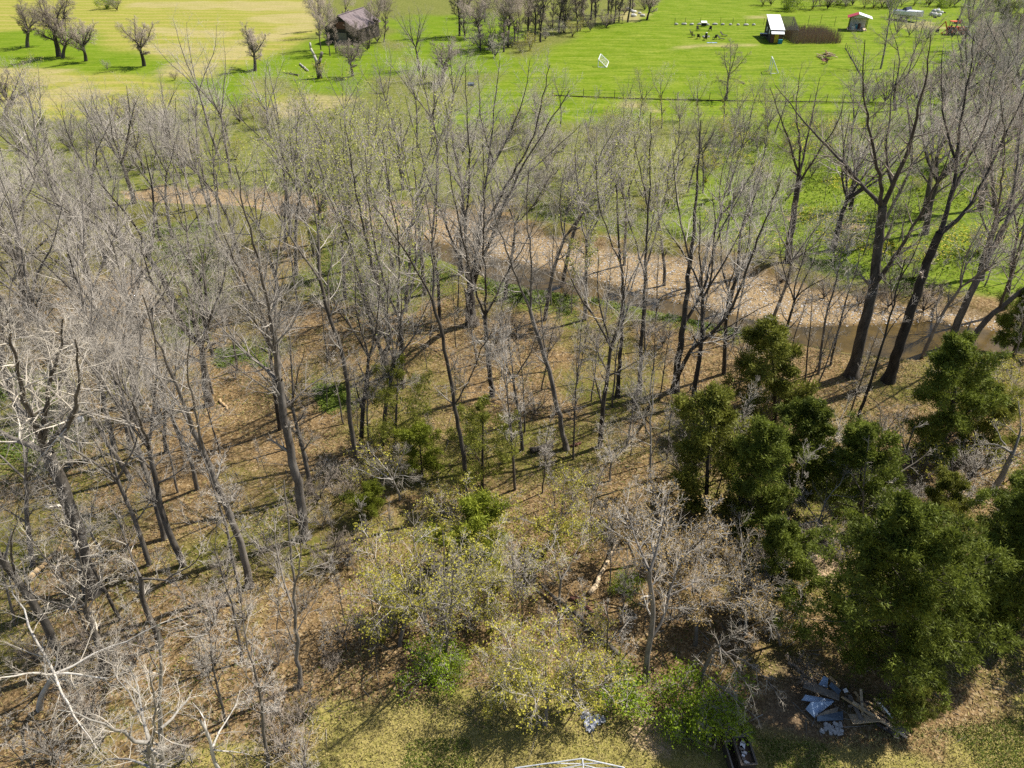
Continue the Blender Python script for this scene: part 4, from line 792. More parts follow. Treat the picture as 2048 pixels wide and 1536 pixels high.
# ------------------------------------------------------------------ loose ground cover
def scatter(n, pxs, seed, dens=None):
    r = np.random.default_rng(seed); P = poly(pxs); lo, hi = P.min(0), P.max(0); out = []
    while sum(len(o) for o in out) < n:
        q = r.uniform(lo, hi, (n, 2)); q = q[sdist(P, q[:, 0], q[:, 1]) > 0]
        q = q[sdist(BED, q[:, 0], q[:, 1]) < -.1]
        if dens is not None: q = q[r.random(len(q)) < dens(q[:, 0], q[:, 1])]
        if len(q) == 0: break
        out.append(q)
    q = np.concatenate(out)[:n]; return np.c_[q, gz_np(q[:, 0], q[:, 1])]
def flakes(name, P, size, mat, seed, up=.25, wid=.5, lift=.02, label=None, cat=None):
    r = np.random.default_rng(seed); n = len(P); a = r.uniform(0, 6.283, n); D = np.stack([np.cos(a), np.sin(a), r.normal(0, up, n) + (up if up > .6 else 0)], 1); D /= np.linalg.norm(D, axis=1, keepdims=True)
    Q = np.cross(D, r.normal(0, 1, (n, 3)) * np.array([.4, .4, 1])); Q /= np.linalg.norm(Q, axis=1, keepdims=True) + 1e-9
    s = size * r.uniform(.5, 1.5, (n, 1)); P = P + np.array([0, 0, lift])
    V = np.stack([P, P + D * s * .5 + Q * s * wid, P + D * s, P + D * s * .5 - Q * s * wid], 1)
    V[:, :, 2] = np.maximum(V[:, :, 2], P[:, 2:3] + .004)
    F = (np.arange(n)[:, None, None] * 4 + np.array([[0, 1, 2], [0, 2, 3]])[None]).reshape(-1, 3)
    o = link(name, mesh_np(name, V.reshape(-1, 3), F, mat, False)); tag(o, label, cat, kind='stuff'); return o
simple('leaf_litter', (0.25, 0.175, 0.095), 0.9, 0.8, 14.0)
simple('dry_grass', (0.31, 0.25, 0.095), 0.9, 0.55, 3.0)
leafmat('green_grass', (0.075, 0.115, 0.014), (0.20, 0.23, 0.04), .3, .8)
leafmat('herb_leaf', (0.06, 0.095, 0.012), (0.16, 0.21, 0.03), .3, .8)
leafmat('meadow_leaf', (0.10, 0.15, 0.012), (0.22, 0.27, 0.03), .35, .8)
leafmat('flower_yellow', (0.50, 0.40, 0.02), (0.62, 0.52, 0.03), .2, .8)
wood_px = [(-150, 480), (600, 460), (900, 545), (1200, 615), (1500, 680), (2150, 740), (2150, 1480), (1000, 1470), (760, 1400), (500, 1540), (-150, 1640)]
flakes('leaf_litter', scatter(90000, wood_px, 1, lambda x, y: .35 + .65 * (vnoise(x, y, 2.5, 31) > .45)), .085, 'leaf_litter', 1, .22, label='fallen brown leaves covering the wood floor', cat='leaf litter')
flakes('dead_grass', scatter(60000, wood_px, 2, lambda x, y: (vnoise(x, y, 3.5, 32) > .48) * 1.0), .2, 'dry_grass', 2, .7, .09, label='pale dead grass stalks between the trees', cat='dead grass')
flakes('wood_grass', scatter(60000, wood_px, 3, lambda x, y: (vnoise(x, y, 6, 33) * .6 + vnoise(x, y, 2, 34) * .4 > .5) * 1.0), .17, 'green_grass', 3, .8, .10, label='thin olive grass growing on the wood floor', cat='grass')
hp = np.concatenate([scatter(9000, p, 40 + i, lambda x, y, p=p: np.clip(vnoise(x, y, 1.6, 38) * 2.2 - .6, 0.02, 1) * sst(sdist(poly(p), x, y), 0, 3)) for i, p in enumerate(herb_list)])
flakes('herb_patch', hp[np.random.default_rng(1).permutation(len(hp))[:60000]], .16, 'herb_leaf', 4, .6, .35, .05, label='low bright green herbs in patches under the trees', cat='ground cover')
flakes('lawn_grass', scatter(70000, [(-100, 1640), (250, 1570), (560, 1490), (760, 1390), (1000, 1405), (1300, 1435), (1650, 1480), (1900, 1445), (2150, 1390), (2250, 1700), (-200, 1700)], 5), .13, 'dry_grass', 5, .8, .10, label='short tan grass of the near lawn', cat='grass')
flakes('lawn_clover', scatter(40000, [(300, 1640), (800, 1480), (1300, 1450), (1650, 1490), (2150, 1420), (2250, 1700)], 6, lambda x, y: (vnoise(x, y, 3, 35) > .5) * 1.0), .10, 'green_grass', 6, .7, .16, label='green grass mixed into the near lawn', cat='grass')
mead_px = [(1440, 240), (2150, 220), (2150, 640), (1900, 585), (1750, 560), (1560, 505), (1400, 480), (1420, 330)]
flakes('meadow_plants', scatter(45000, mead_px, 7, lambda x, y: np.clip(vnoise(x, y, 4, 37) * 1.6 - .2, 0, 1) * sst(sdist(poly(mead_px), x, y), 0, 6)),   .20, 'meadow_leaf', 7, .7, .3, .03, label='rank green meadow plants beyond the creek', cat='meadow')
flakes('yellow_flowers', scatter(9000, mead_px, 8, lambda x, y: (vnoise(x, y, 5, 36) > .62) * 1.0), .15, 'flower_yellow', 8, .5, .5, .45, label='yellow flowers scattered through the far meadow', cat='wildflowers')
cr = np.random.default_rng(3); q = np.stack([cr.uniform(-40, 70, 60000), cr.uniform(36, 80, 60000)], 1)
q = q[(sdist(BED, q[:, 0], q[:, 1]) > .3) & (sdist(WAT, q[:, 0], q[:, 1]) < .2)][:14000]
flakes('creek_stones', np.c_[q, gz_np(q[:, 0], q[:, 1])], .16, 'stone_pale', 9, .3, .4, .02, label='pale cobbles strewn over the gravel bar', cat='stones')

sr = np.random.default_rng(17); P = scatter(5200, wood_px, 18); n = len(P); a = sr.uniform(0, 6.283, n); ln = sr.gamma(2.2, .32, n) + .15
D = np.stack([np.cos(a) * ln, np.sin(a) * ln, sr.normal(.02, .05, n) * ln], 1); Q = np.stack([-np.sin(a), np.cos(a), 0 * a], 1); rr3 = sr.uniform(.008, .028, (n, 1)); P = P + np.array([0, 0, .03])
V = np.stack([P - Q * rr3, P + Q * rr3, P + np.array([0, 0, 1.6]) * rr3, P + D], 1); F = (np.arange(n)[:, None, None] * 4 + np.array([[0, 1, 3], [1, 2, 3], [2, 0, 3]])[None]).reshape(-1, 3)
tag(link('fallen_sticks', mesh_np('fallen_sticks', V.reshape(-1, 3), F, 'twig_grey', False)), 'fallen sticks and twigs strewn over the wood floor', 'sticks', kind='stuff')

# ------------------------------------------------------------------ built things
def G(px, py, dz=0.0):
    g = gnd(px, py); return Vector((g.x, g.y, gz(g.x, g.y) + dz))
def thing(name, px, py, label, cat, rz=0.0, group=None):
    return tag(empty(name, G(px, py), rz), label, cat, group)
B = MB
# old barn
bn = thing('barn', 684.5, 88.5, 'weathered dark timber barn with rusty purple-brown roof among bare trees', 'barn', R(-14.5))
bw, bl, be, br = 7.6, 13.0, 3.3, 5.9
rr_ = random.Random(3)
def boards(x0, x1, y, z_of, horiz=False, skip=None):
    m = B(); x = x0
    while x < x1 - .05:
        w = min(.28, x1 - x); c = x + w / 2
        if not (skip and skip(c)): h = z_of(c) - rr_.uniform(0, .12); m.box((c, y + rr_.uniform(-.015, .015), h / 2), (w - .025, .05, h))
        x += w
    return m
gable = lambda x: be + (br - be) * (1 - abs(x) / (bw / 2)) - .15
boards(-bw / 2, bw / 2, 0, gable).build('front_wall', 'wood_dark', bn)
B().box((.1, -.07, 1.2), (2.6, .07, 2.3)).build('dark_doorway_panel', 'wood_grey', bn)  # panel added over the open doorway so that it stays dark
B().box((.1, -.06, 3.9), (2.2, .06, 1.5)).build('loft_door', 'wood_red', bn)
boards(-bw / 2, bw / 2, bl, gable).build('rear_wall', 'wood_dark', bn)
for sx in (-1, 1):
    m = B(); y = 0.1
    while y < bl - .1:
        if rr_.random() > .05: m.box((sx * bw / 2, y + .14, be / 2 - rr_.uniform(0, .08)), (.05, .26, be - .1))
        y += .28
    m.build('side_wall', 'wood_dark', bn)
for y in (0.12, bl / 2, bl - .12):
    for sx in (-1, 1): B().box((sx * (bw / 2 - .15), y, be / 2), (.2, .2, be)).build('post', 'wood_dark', bn)
for sx in (-1, 1):
    for i in range(9):
        y0 = -.5 + i * (bl + 1) / 9; y1 = y0 + (bl + 1) / 9 + .06; dz = rr_.uniform(0, .05) + i % 2 * .03
        ex = bw / 2 + .5; ez = be - .5 * (br - be) / (bw / 2)
        if sx == 1 and i == 7: ex -= 1.1; ez += 1.1 * (br - be) / (bw / 2)
        B().slab([(0, y0, br + dz), (0, y1, br + dz), (sx * ex, y1, ez + dz), (sx * ex, y0, ez + dz)][::sx], .04).build('roof_sheet', 'barn_roof', bn)
B().box((0, bl / 2, br + .1), (.4, bl + 1, .06)).build('ridge_cap', 'barn_roof', bn)

# coop: a long narrow shed with a white roof, and the pergola beside it
cp = thing('garden_shed', 1539, 85, 'narrow dark shed with white sheet roof beside the dry canes', 'shed', R(-9))
cl, cw_ = 10.0, 2.7
def croof(y): return 2.7 + 1.7 * y / cl
B().slab([(0, 0, .02), (0, cl, .02), (0, cl, croof(cl)), (0, 0, croof(0))], .1).build('side_wall', 'wood_dark', cp)
B().slab([(cw_, 0, .02), (cw_, cl, .02), (cw_, cl, croof(cl)), (cw_, 0, croof(0))], .1).build('side_wall', 'wood_dark', cp)
B().box((cw_ / 2, .05, 1.35), (cw_ - .12, .1, 2.65)).build('front_wall', 'wood_red', cp)
B().box((cw_ / 2, cl - .05, 2.15), (cw_ - .12, .1, 4.3)).build('rear_wall', 'wood_dark', cp)
for i in range(4):
    y0, y1 = -.2 + i * 2.6, -.2 + (i + 1) * 2.6 + .1; dz = .09 + .025 * i
    B().slab([(-.25, y0, croof(y0) + dz), (cw_ + .25, y0, croof(y0) + dz), (cw_ + .25, y1, croof(y1) + dz), (-.25, y1, croof(y1) + dz)], .05).build('roof_sheet', 'white_paint' if i < 3 else 'white_dirty', cp)
B().slab([(-.1, -.15, 2.5), (cw_ + .1, -.15, 2.5), (cw_ + .1, -1.3, 2.05), (-.1, -1.3, 2.05)], .05).build('awning', 'white_paint', cp)
B().box((1.35, -.03, 1.0), (.9, .06, 1.9)).build('door', 'yellow_paint', cp)
for y in (2.2, 6.5): B().box((-.08, y, 2.0), (.06, .8, .9)).build('window', 'white_paint', cp)
nb = B().box((-.9, 5.0, .9), (1.5, 1.2, .5)).build('nest_box', 'wood_dark', cp); B().box((-.9, 5.0, 1.2), (1.7, 1.4, .06)).build('nest_box_lid', 'white_dirty', nb)
B().box((2.2, -.9, .45), (.9, .7, .85)).build('cooler_box', 'teal_paint', cp)
pg = thing('pergola', 1563, 84, 'open grey timber pergola built against the white-roofed shed', 'pergola', R(-9))
for x in (.35, 3.3):
    for y in (0.3, 3.3, 6.3, 9.0): B().box((x, y, 1.15 + .09 * y), (.12, .12, 2.3 + .18 * y)).build('post', 'wood_grey', pg)
for x in (.35, 3.3): B().slab([(x - .05, .1, 2.35), (x + .05, .1, 2.35), (x + .05, 9.2, 3.99), (x - .05, 9.2, 3.99)], .14).build('beam', 'wood_grey', pg)
for i in range(18): B().box((1.83, .3 + i * .52, 2.53 + i * .0936), (3.5, .07, .1)).build('rafter', 'wood_grey', pg)
tag(B().box((0, 0, .35), (1.3, .9, .06)).box((-.55, -.35, .16), (.07, .07, .32)).box((.55, -.35, .16), (.07, .07, .32)).box((-.55, .35, .16), (.07, .07, .32)).box((.55, .35, .16), (.07, .07, .32)).build('potting_bench', 'wood_grey', None, G(1588, 62)), 'low grey bench beside the pergola', 'bench')
simple('cane', (0.34, 0.25, 0.165), 0.9, 0.4, 2.0)
# dry cane bed
cb = B(); r9 = random.Random(9); c0 = G(1632, 88)
for i in range(2600):
    x, y = r9.uniform(-5.2, 6.0), r9.uniform(0, 13)
    h = r9.uniform(1.5, 2.9); p = c0 + Vector((x, y, 0)); p.z = gz(p.x, p.y); q = p + Vector((r9.gauss(0, .25), r9.gauss(0, .25), h))
    cb.tube(p, q, .035, .01, 3, False)
tag(cb.build('dry_canes', 'cane'), 'bed of dry brown canes right of the white-roofed shed', 'canes', kind='stuff')
def fence(name, pts, step, h, label, wires=(.35, .75, 1.1), post='dark_metal', pr=.05, wr=.012, rail=False):  # rail adds a dark foot strip for long grass and shade, not a board
    P = [G(*p) for p in pts]; o = empty(name, P[0]); tag(o, label, 'fence')
    for a, b in zip(P[:-1], P[1:]):
        n = max(1, round((b - a).length / step))
        for i in range(n + (b is P[-1])):
            q = a.lerp(b, i / n) - P[0]; B().tube(q + Vector((0, 0, -.1)), q + Vector((0, 0, h * r9.uniform(.93, 1.06))), pr, pr, 6).build('post', post, o)
        for w in wires: B().tube(a - P[0] + Vector((0, 0, w)), b - P[0] + Vector((0, 0, w)), wr, wr, 4).build('wire', 'dark_metal', o)
        if rail: B().slab([a - P[0] + Vector((0, 0, .02)), b - P[0] + Vector((0, 0, .02)), b - P[0] + Vector((0, 0, .16)), a - P[0] + Vector((0, 0, .16))], .1).build('grass_shade_strip', 'wood_dark', o)  # dark strip standing in for unmown grass and its shadow line
    return o
fence('wire_fence', [(1105, 192), (1260, 198), (1450, 203), (1720, 207)], 2.7, 1.35, 'long wire fence with thin posts along the near side of the lawn', rail=True)
fence('wire_fence', [(1690, 97), (1706, 122), (1722, 152), (1738, 205)], 3.2, 1.2, 'short fence running from the brush pile corner towards the wood', rail=True)
fence('wire_fence', [(1349, 49), (1370, 49), (1400, 49)], 4.5, 1.6, 'low fence behind the fire pit, left of the white table')
fence('wire_fence', [(1440, 49), (1490, 50), (1527, 50)], 4.2, 1.6, 'low fence between the white table and the shed')
fence('garden_fence', [(1615, 52), (1640, 49), (1668, 53)], 3.4, 2.4, 'tall post and wire fence behind the dry canes', wires=(.4, 1.1, 1.8, 2.3))
fence('rail_fence', [(1218, 48), (1237, 44), (1245, 42)], 2.6, 1.3, 'dark rail fence stub under the trees at the lawn corner', wires=(.5, 1.0), wr=.06, pr=.09)
# brush pile
bpile = thing('brush_pile', 1655, 118, 'heap of pale cut branches on the lawn below the canes', 'brush pile')
for i in range(46):
    a = r9.uniform(0, 6.28); rad = r9.uniform(0, 1.7); c = Vector((rad * math.cos(a), rad * math.sin(a) * 1.3, max(.12, .95 - rad * .45 + r9.uniform(-.2, .2))))
    d = Vector((r9.gauss(0, 1), r9.gauss(0, 1), r9.gauss(0, .18))).normalized() * r9.uniform(.5, 1.5)
    p, q = c - d, c + d; p.z = max(p.z, .06); q.z = max(q.z, .06)
    B().tube(p, q, r9.uniform(.05, .11), r9.uniform(.02, .05), 5).build('branch', ['wood_pale', 'wood_grey', 'wood_tan'][i % 3], bpile)
def wheel(parent, c, r, w, axis='y', name='wheel', rimmat='steel'):
    d = Vector((0, w / 2, 0)) if axis == 'y' else Vector((w / 2, 0, 0)); c = Vector(c)
    o = B().tube(c - d, c + d, r, r, 16).build(name, 'black_rubber', parent); B().tube(c - d * 1.06, c + d * 1.06, r * .55, r * .55, 12).build('rim', rimmat, o); return o
wb = thing('wheelbarrow', 1649, 128, 'small rusty wheelbarrow in front of the brush pile', 'wheelbarrow', R(40))
B().slab([(-.5, -.35, .55), (.5, -.35, .6), (.5, .35, .6), (-.5, .35, .55)], .06).slab([(-.5, -.35, .55), (.5, -.35, .6), (.65, -.45, .95), (-.65, -.45, .85)], .04).slab([(-.5, .35, .55), (.5, .35, .6), (.65, .45, .95), (-.65, .45, .85)], .04).slab([(.5, -.35, .6), (.5, .35, .6), (.7, .45, .95), (.7, -.45, .95)], .04).build('tray', 'wood_red', wb)
for s in (-.3, .3): B().tube((.85, s * .4, .22), (-1.3, s, .75), .03).build('handle', 'wood_tan', wb); B().tube((-.4, s, .58), (-.5, s, .01), .03).build('leg', 'dark_metal', wb)
wheel(wb, (.85, 0, .22), .22, .12)
# playhouse
ph = thing('play_shelter', 1713, 62, 'small open shelter with a red and white roof', 'shelter', R(-20))
for x in (-1.7, 1.7):
    for y in (0, 3.0): B().box((x, y, 1.2), (.14, .14, 2.4)).build('post', 'wood_dark', ph)
B().slab([(-2.3, -.4, 2.35), (-2.3, 3.4, 2.35), (-.3, 3.4, 3.05), (-.3, -.4, 3.05)], .08).build('roof_slope', 'red_paint', ph)
B().slab([(2.5, -.4, 2.3), (2.5, 3.4, 2.3), (-.22, 3.4, 3.06), (-.22, -.4, 3.06)], .08).build('roof_slope', 'white_paint', ph)
B().slab([(-1.6, .06, 2.4), (1.6, .06, 2.4), (-.25, .06, 2.95)], .08).build('gable_panel', 'white_dirty', ph)
B().box((0, 3.0, 1.2), (3.2, .08, 2.38)).build('rear_wall', 'white_dirty', ph)
B().box((0, 1.5, .08), (3.8, 3.2, .14)).build('deck', 'wood_pale', ph)
for (dx, dy, h, mt, lb) in ((-.9, .5, .9, 'white_dirty', 'white barrel under the red side of the shelter'), (.1, 1.2, 1.1, 'teal_paint', 'teal barrel in the middle of the shelter'), (1.0, 1.5, 1.2, 'wood_red', 'brown barrel at the white side of the shelter')):
    q = G(1713, 62) + Vector((dx, dy, .16)); o = B().tube((0, 0, 0), (0, 0, h * .5), .33, .37, 14).tube((0, 0, h * .5), (0, 0, h), .37, .33, 14).build('barrel', mt, None, q); tag(o, lb, 'barrel', 'barrels in the shelter'); B().tube((0, 0, h), (0, 0, h + .04), .34, .34, 14).build('lid', 'dark_metal', o)
# boat on trailer
bt = thing('motor_boat', 1814, 42, 'white motor boat with windscreen parked on a trailer by the hedge', 'boat', R(-58))
bt.scale = (1.25,) * 3; ph.scale = (1.2,) * 3
def loft(sections, mat, name, parent, cap=True):
    m = B(); k = len(sections[0])
    for s_ in sections: m.v += [Vector(p) for p in s_]
    for i in range(len(sections) - 1):
        for j in range(k - 1): a = i * k + j; m.f.append([a, a + 1, a + k + 1, a + k])
    if cap: m.f.append(list(range(k - 1, -1, -1)))
    return m.build(name, mat, parent, smooth=False)
st = []
for t in np.linspace(0, 1, 11):
    x = -3.2 + 6.4 * t; w = 1.2 * (1 - max(0, t - .45) ** 2 * 3.2) if t < .98 else .03; w = max(w, .03); kz = .65 + .75 * max(0, t - .55) ** 2 * 3; sh = 1.7 + .25 * t
    st.append([(x, -w * .9, sh + .12), (x, -w, sh), (x, -w * .8, (kz + sh) / 2 - .1), (x, 0, kz), (x, w * .8, (kz + sh) / 2 - .1), (x, w, sh), (x, w * .9, sh + .12)])
loft(st, 'boat_white', 'hull', bt)
loft([[(x, -w * .9, z), (x, 0, z + .16), (x, w * .9, z)] for x, w, z in ((-.2, 1.2, 1.94), (.8, 1.12, 1.98), (1.9, .85, 2.02), (2.7, .45, 2.05), (3.15, .05, 2.06))], 'boat_white', 'foredeck', bt, False)
B().box((-1.7, 0, 1.35), (2.8, 2.0, .08)).build('cockpit_floor', 'white_dirty', bt)
for y in (-.5, .5): B().box((-.9, y, 1.75), (.5, .55, .5)).box((-1.15, y, 2.05), (.1, .55, .5)).build('seat', 'white_dirty', bt)
B().slab([(-.1, -1.0, 2.05), (-.1, 1.0, 2.05), (-.55, .9, 2.6), (-.55, -.9, 2.6)], .03).slab([(-.1, 1.0, 2.05), (-1.3, 1.08, 2.0), (-.9, 1.0, 2.5), (-.55, .9, 2.6)], .03).slab([(-.1, -1.0, 2.05), (-1.3, -1.08, 2.0), (-.9, -1.0, 2.5), (-.55, -.9, 2.6)], .03).build('windscreen', 'glass_dark', bt)
B().box((-3.45, 0, 1.6), (.5, .5, .7)).tube((-3.5, 0, 1.3), (-3.5, 0, .6), .12).build('outboard_motor', 'dark_metal', bt)
tr = B().box((-.3, -.7, .55), (5.2, .1, .1)).box((-.3, .7, .55), (5.2, .1, .1)).box((3.2, 0, .5), (2.2, .1, .1)).box((-2, 0, .5), (.1, 1.5, .1)).box((1.8, 0, .5), (.1, 1.5, .1)).box((4.2, 0, .25), (.08, .08, .5)).box((-1, 0, .62), (.12, 1.3, .2)).build('trailer', 'steel', bt)
for y in (-1.05, 1.05): wheel(bt, (-.9, y, .33), .33, .22)
# bags of rubbish
for i, (x, y, s) in enumerate([(1862, 31, .8), (1869, 33, .9), (1878, 33, .8), (1866, 27, .9), (1874, 27, 1.0), (1882, 29, .7)]):
    o = B().blob((0, 0, s * .55), (s * .75, s * .7, s * .6), 10, 7, .22, r9).build('rubbish_bag', 'white_dirty' if i % 3 else 'stone_pale', None, G(x, y), True)
    tag(o, 'stuffed pale rubbish bag in the heap behind the boat, %s from the left' % ordinal(sorted([1862, 1869, 1878, 1866, 1874, 1882]).index(x)), 'rubbish bag', 'rubbish bags')
    B().tube((0, 0, s * 1.08), (.05, .02, s * 1.35), s * .1, s * .18, 7).build('knot', 'white_dirty', o)
for x, y, lb in ((1870, 36, 'black tyre lying before the rubbish bags'), (1888, 27, 'black tyre at the right of the rubbish bags')):
    m = B(); n = 14
    for i in range(n):
        for j in range(6): a, b_ = 2 * math.pi * i / n, 2 * math.pi * j / 6; m.v.append(Vector(((.34 + .13 * math.cos(b_)) * math.cos(a), (.34 + .13 * math.cos(b_)) * math.sin(a), .13 + .13 * math.sin(b_))))
    for i in range(n):
        for j in range(6): m.f.append([i * 6 + j, (i + 1) % n * 6 + j, (i + 1) % n * 6 + (j + 1) % 6, i * 6 + (j + 1) % 6])
    tag(m.build('tyre', 'black_rubber', None, G(x, y), True), lb, 'tyre')
# tractor with backhoe
tk = thing('tractor', 1907, 68, 'orange tractor with canopy, digging arm and front bucket', 'tractor', R(-6))
tk.scale = (1.2,) * 3
B().box((1.0, 0, 1.05), (1.7, .75, .75)).box((1.75, 0, 1.0), (.25, .7, .6)).build('hood', 'orange_paint', tk)
B().box((-.4, 0, .75), (1.6, .7, .5)).build('chassis', 'dark_metal', tk)
B().box((-.6, 0, 1.2), (.5, .55, .25)).box((-.85, 0, 1.5), (.12, .55, .5)).build('seat', 'black_rubber', tk)
B().slab([(-1.3, -.75, 2.45), (.3, -.75, 2.45), (.3, .75, 2.45), (-1.3, .75, 2.45)], .12).build('canopy', 'orange_paint', tk)
for y in (-.6, .6): B().tube((-1.1, y, .9), (-1.1, y, 2.4), .05).build('canopy_post', 'dark_metal', tk); B().slab([(-1.3, y - .2, 1.35), (.1, y - .2, 1.35), (.1, y + .2, 1.35), (-1.3, y + .2, 1.35)], .08).build('fender', 'orange_paint', tk)
for y in (-.85, .85): wheel(tk, (-.6, y, .72), .72, .4, 'y', 'rear_wheel', 'orange_paint'); wheel(tk, (1.5, y * .85, .42), .42, .28, 'y', 'front_wheel', 'orange_paint')
for y in (-.5, .5): B().tube((.2, y, 1.5), (1.9, y, 1.2), .07).tube((1.9, y, 1.2), (2.7, y, .5), .07).build('loader_arm', 'orange_paint', tk)
B().slab([(2.6, -.9, .12), (3.3, -.9, .12), (3.3, .9, .12), (2.6, .9, .12)], .06).slab([(2.6, -.9, .12), (2.6, .9, .12), (2.75, .9, .85), (2.75, -.9, .85)], .06).build('front_bucket', 'steel', tk)
B().tube((-1.5, 0, .8), (-2.3, 0, 2.4), .13, .1).build('boom', 'orange_paint', tk); B().tube((-2.3, 0, 2.4), (-3.3, 0, 1.0), .1, .08).build('stick', 'orange_paint', tk)
B().box((-3.35, 0, .65), (.5, .5, .6)).build('digging_bucket', 'dark_metal', tk)
for y in (-.7, .7): B().tube((-1.5, y * .6, .8), (-1.9, y * 1.6, .08), .07).box((-1.9, y * 1.6, .05), (.35, .3, .08)).build('stabiliser', 'orange_paint', tk)
rm = thing('riding_mower', 1916, 46, 'red riding mower behind the orange tractor', 'mower', R(20))
B().box((.6, 0, .62), (1.0, .6, .45)).box((1.1, 0, .58), (.2, .5, .32)).build('hood', 'red_paint', rm); B().box((-.2, 0, .4), (1.6, .7, .2)).box((-.45, 0, .62), (.8, .9, .14)).build('body', 'red_paint', rm)
B().box((-.4, 0, .8), (.45, .45, .15)).box((-.6, 0, 1.05), (.12, .45, .45)).build('seat', 'black_rubber', rm); B().tube((.15, 0, .7), (-.05, 0, 1.15), .03).tube((-.05, 0, 1.13), (-.06, 0, 1.18), .18).build('steering_wheel', 'dark_metal', rm); B().box((.1, 0, .2), (.9, 1.2, .16)).build('cutting_deck', 'red_paint', rm)
for y in (-.48, .48): wheel(rm, (-.6, y, .3), .3, .24, 'y', 'rear_wheel'); wheel(rm, (.9, y, .2), .2, .16, 'y', 'front_wheel')
o = B().tube((0, 0, 0), (0, 0, .9), .45, .5, 14).build('water_tank', 'white_dirty', None, G(1931, 60)); tag(o, 'white round tank at the nose of the orange tractor', 'tank'); B().tube((0, 0, .9), (0, 0, 1.0), .3, .2, 12).build('lid', 'stone_grey', o)
# toys
for i, (x, y, mt, lb) in enumerate([(1962, 133, 'orange_paint', 'orange'), (1975, 137, 'blue_paint', 'blue'), (1986, 132, 'yellow_paint', 'yellow'), (1997, 130, 'red_paint', 'red')]):
    o = thing('ride_on_toy', x, y, f'{lb} plastic ride-on toy under the grey trees at right', 'toy', R(40 * i), 'toys under the trees')
    B().slab([(-.6, -.3, .3), (.6, -.3, .3), (.6, .3, .3), (-.6, .3, .3)], .3).slab([(-.6, -.3, .45), (-.6, .3, .45), (-.5, .3, .95), (-.5, -.3, .95)], .1).build('body', mt, o); B().box((.3, 0, .62), (.25, .5, .35)).build('dash', mt, o)
    for a in (-.4, .4):
        for b_ in (-.33, .33): B().tube((a, b_ - .06, .17), (a, b_ + .06, .17), .17, .17, 10).build('wheel', 'black_rubber', o)
for i, (x, y) in enumerate(((1972, 112), (1980, 109))): tag(B().box((0, 0, .08), (3.2, .3, .12), R(25 + 8 * i)).box((1.0, .4, .05), (.1, .5, .08), R(25)).build('lumber_board', 'wood_pale', None, G(x, y)), ['near', 'far'][i] + ' pale board lying under the grey trees above the toys', 'board')
# fire pit, table, chairs
fp = thing('fire_pit', 1412, 74, 'ring of pale stones with a black stove pot on the lawn', 'fire pit')
for i in range(13): a = i * 2 * math.pi / 13; B().blob((.75 * math.cos(a), .75 * math.sin(a), .13), (.2, .2, .16), 6, 4, .3, r9).build('stone', 'stone_pale', fp)
B().tube((0, 0, 0), (0, 0, .95), .3, .26, 12).build('stove_pot', 'black_rubber', fp); B().tube((0, 0, .95), (0, 0, 1.05), .28, .2, 12).build('pot_lid', 'white_dirty', fp)
tb = thing('garden_table', 1407, 53, 'white-topped table behind the fire pit', 'table')
B().slab([(-.75, -.5, .95), (.75, -.5, .95), (.75, .5, 1.25), (-.75, .5, 1.25)], .06).build('table_top', 'white_paint', tb); B().box((0, 0, .45), (1.1, .7, .6)).build('cabinet', 'black_rubber', tb)
for x in (-.65, .65):
    for y in (-.4, .4): B().box((x, y, .46 + (.06 if y > 0 else -.02)), (.07, .07, .92)).build('leg', 'dark_metal', tb)
for x, y, a, lb in ((1396, 61, 200, 'dark garden chair left of the table, facing the fire pit'), (1420, 62, 160, 'dark garden chair below and right of the white table'), (1383, 68, 250, 'dark garden chair farthest left of the fire pit'), (1386, 74, 280, 'dark garden chair second from the left by the fire pit'),
                    (1397, 77, 330, 'dark garden chair just left of the fire pit on the near side'), (1429, 79, 20, 'dark garden chair above the blue mat'), (1410, 80, 5, 'dark garden chair right in front of the fire pit')):
    o = thing('garden_chair', x, y, lb, 'chair', R(a), 'chairs round the fire pit')
    B().slab([(-.3, -.28, .36), (.3, -.28, .36), (.3, .3, .42), (-.3, .3, .42)], .05).build('seat', 'wood_dark', o); B().slab([(-.3, -.26, .36), (.3, -.26, .36), (.32, -.55, 1.1), (-.32, -.55, 1.1)], .05).build('backrest', 'wood_dark', o)
    for sx in (-.33, .33):
        B().box((sx, 0, .6), (.1, .7, .04)).build('armrest', 'wood_dark', o)
        for sy in (-.3, .3): B().box((sx, sy, .29), (.06, .06, .58)).build('leg', 'wood_dark', o)
for x, y, a, lb in ((1447, 72, 50, 'dark lounger right of the fire pit, the farther of two'), (1441, 80, 50, 'dark lounger right of the fire pit, the nearer of two')):
    o = thing('lounger', x, y, lb, 'lounger', R(a), 'loungers by the fire pit')
    B().slab([(-.3, -.9, .32), (.3, -.9, .32), (.3, .3, .36), (-.3, .3, .36)], .06).build('seat', 'wood_dark', o); B().slab([(-.3, .3, .36), (.3, .3, .36), (.3, 1.0, 1.0), (-.3, 1.0, 1.0)], .06).build('backrest', 'wood_dark', o)
    for sx in (-.28, .28):
        for sy in (-.8, .3): B().box((sx, sy, .16), (.06, .06, .32)).build('leg', 'wood_dark', o)
o = B(); 
for i in range(20):
    for j in range(6): o.v.append(Vector((-1.2 + 2.4 * i / 19, -.4 + .8 * j / 5, .05 + .06 * r9.random())))
for i in range(19):
    for j in range(5): a = i * 6 + j; o.f.append([a, a + 6, a + 7, a + 1])
tag(o.build('ground_mat', 'tin_blue', None, G(1424, 86)), 'rumpled blue mat on the grass in front of the chairs', 'mat')
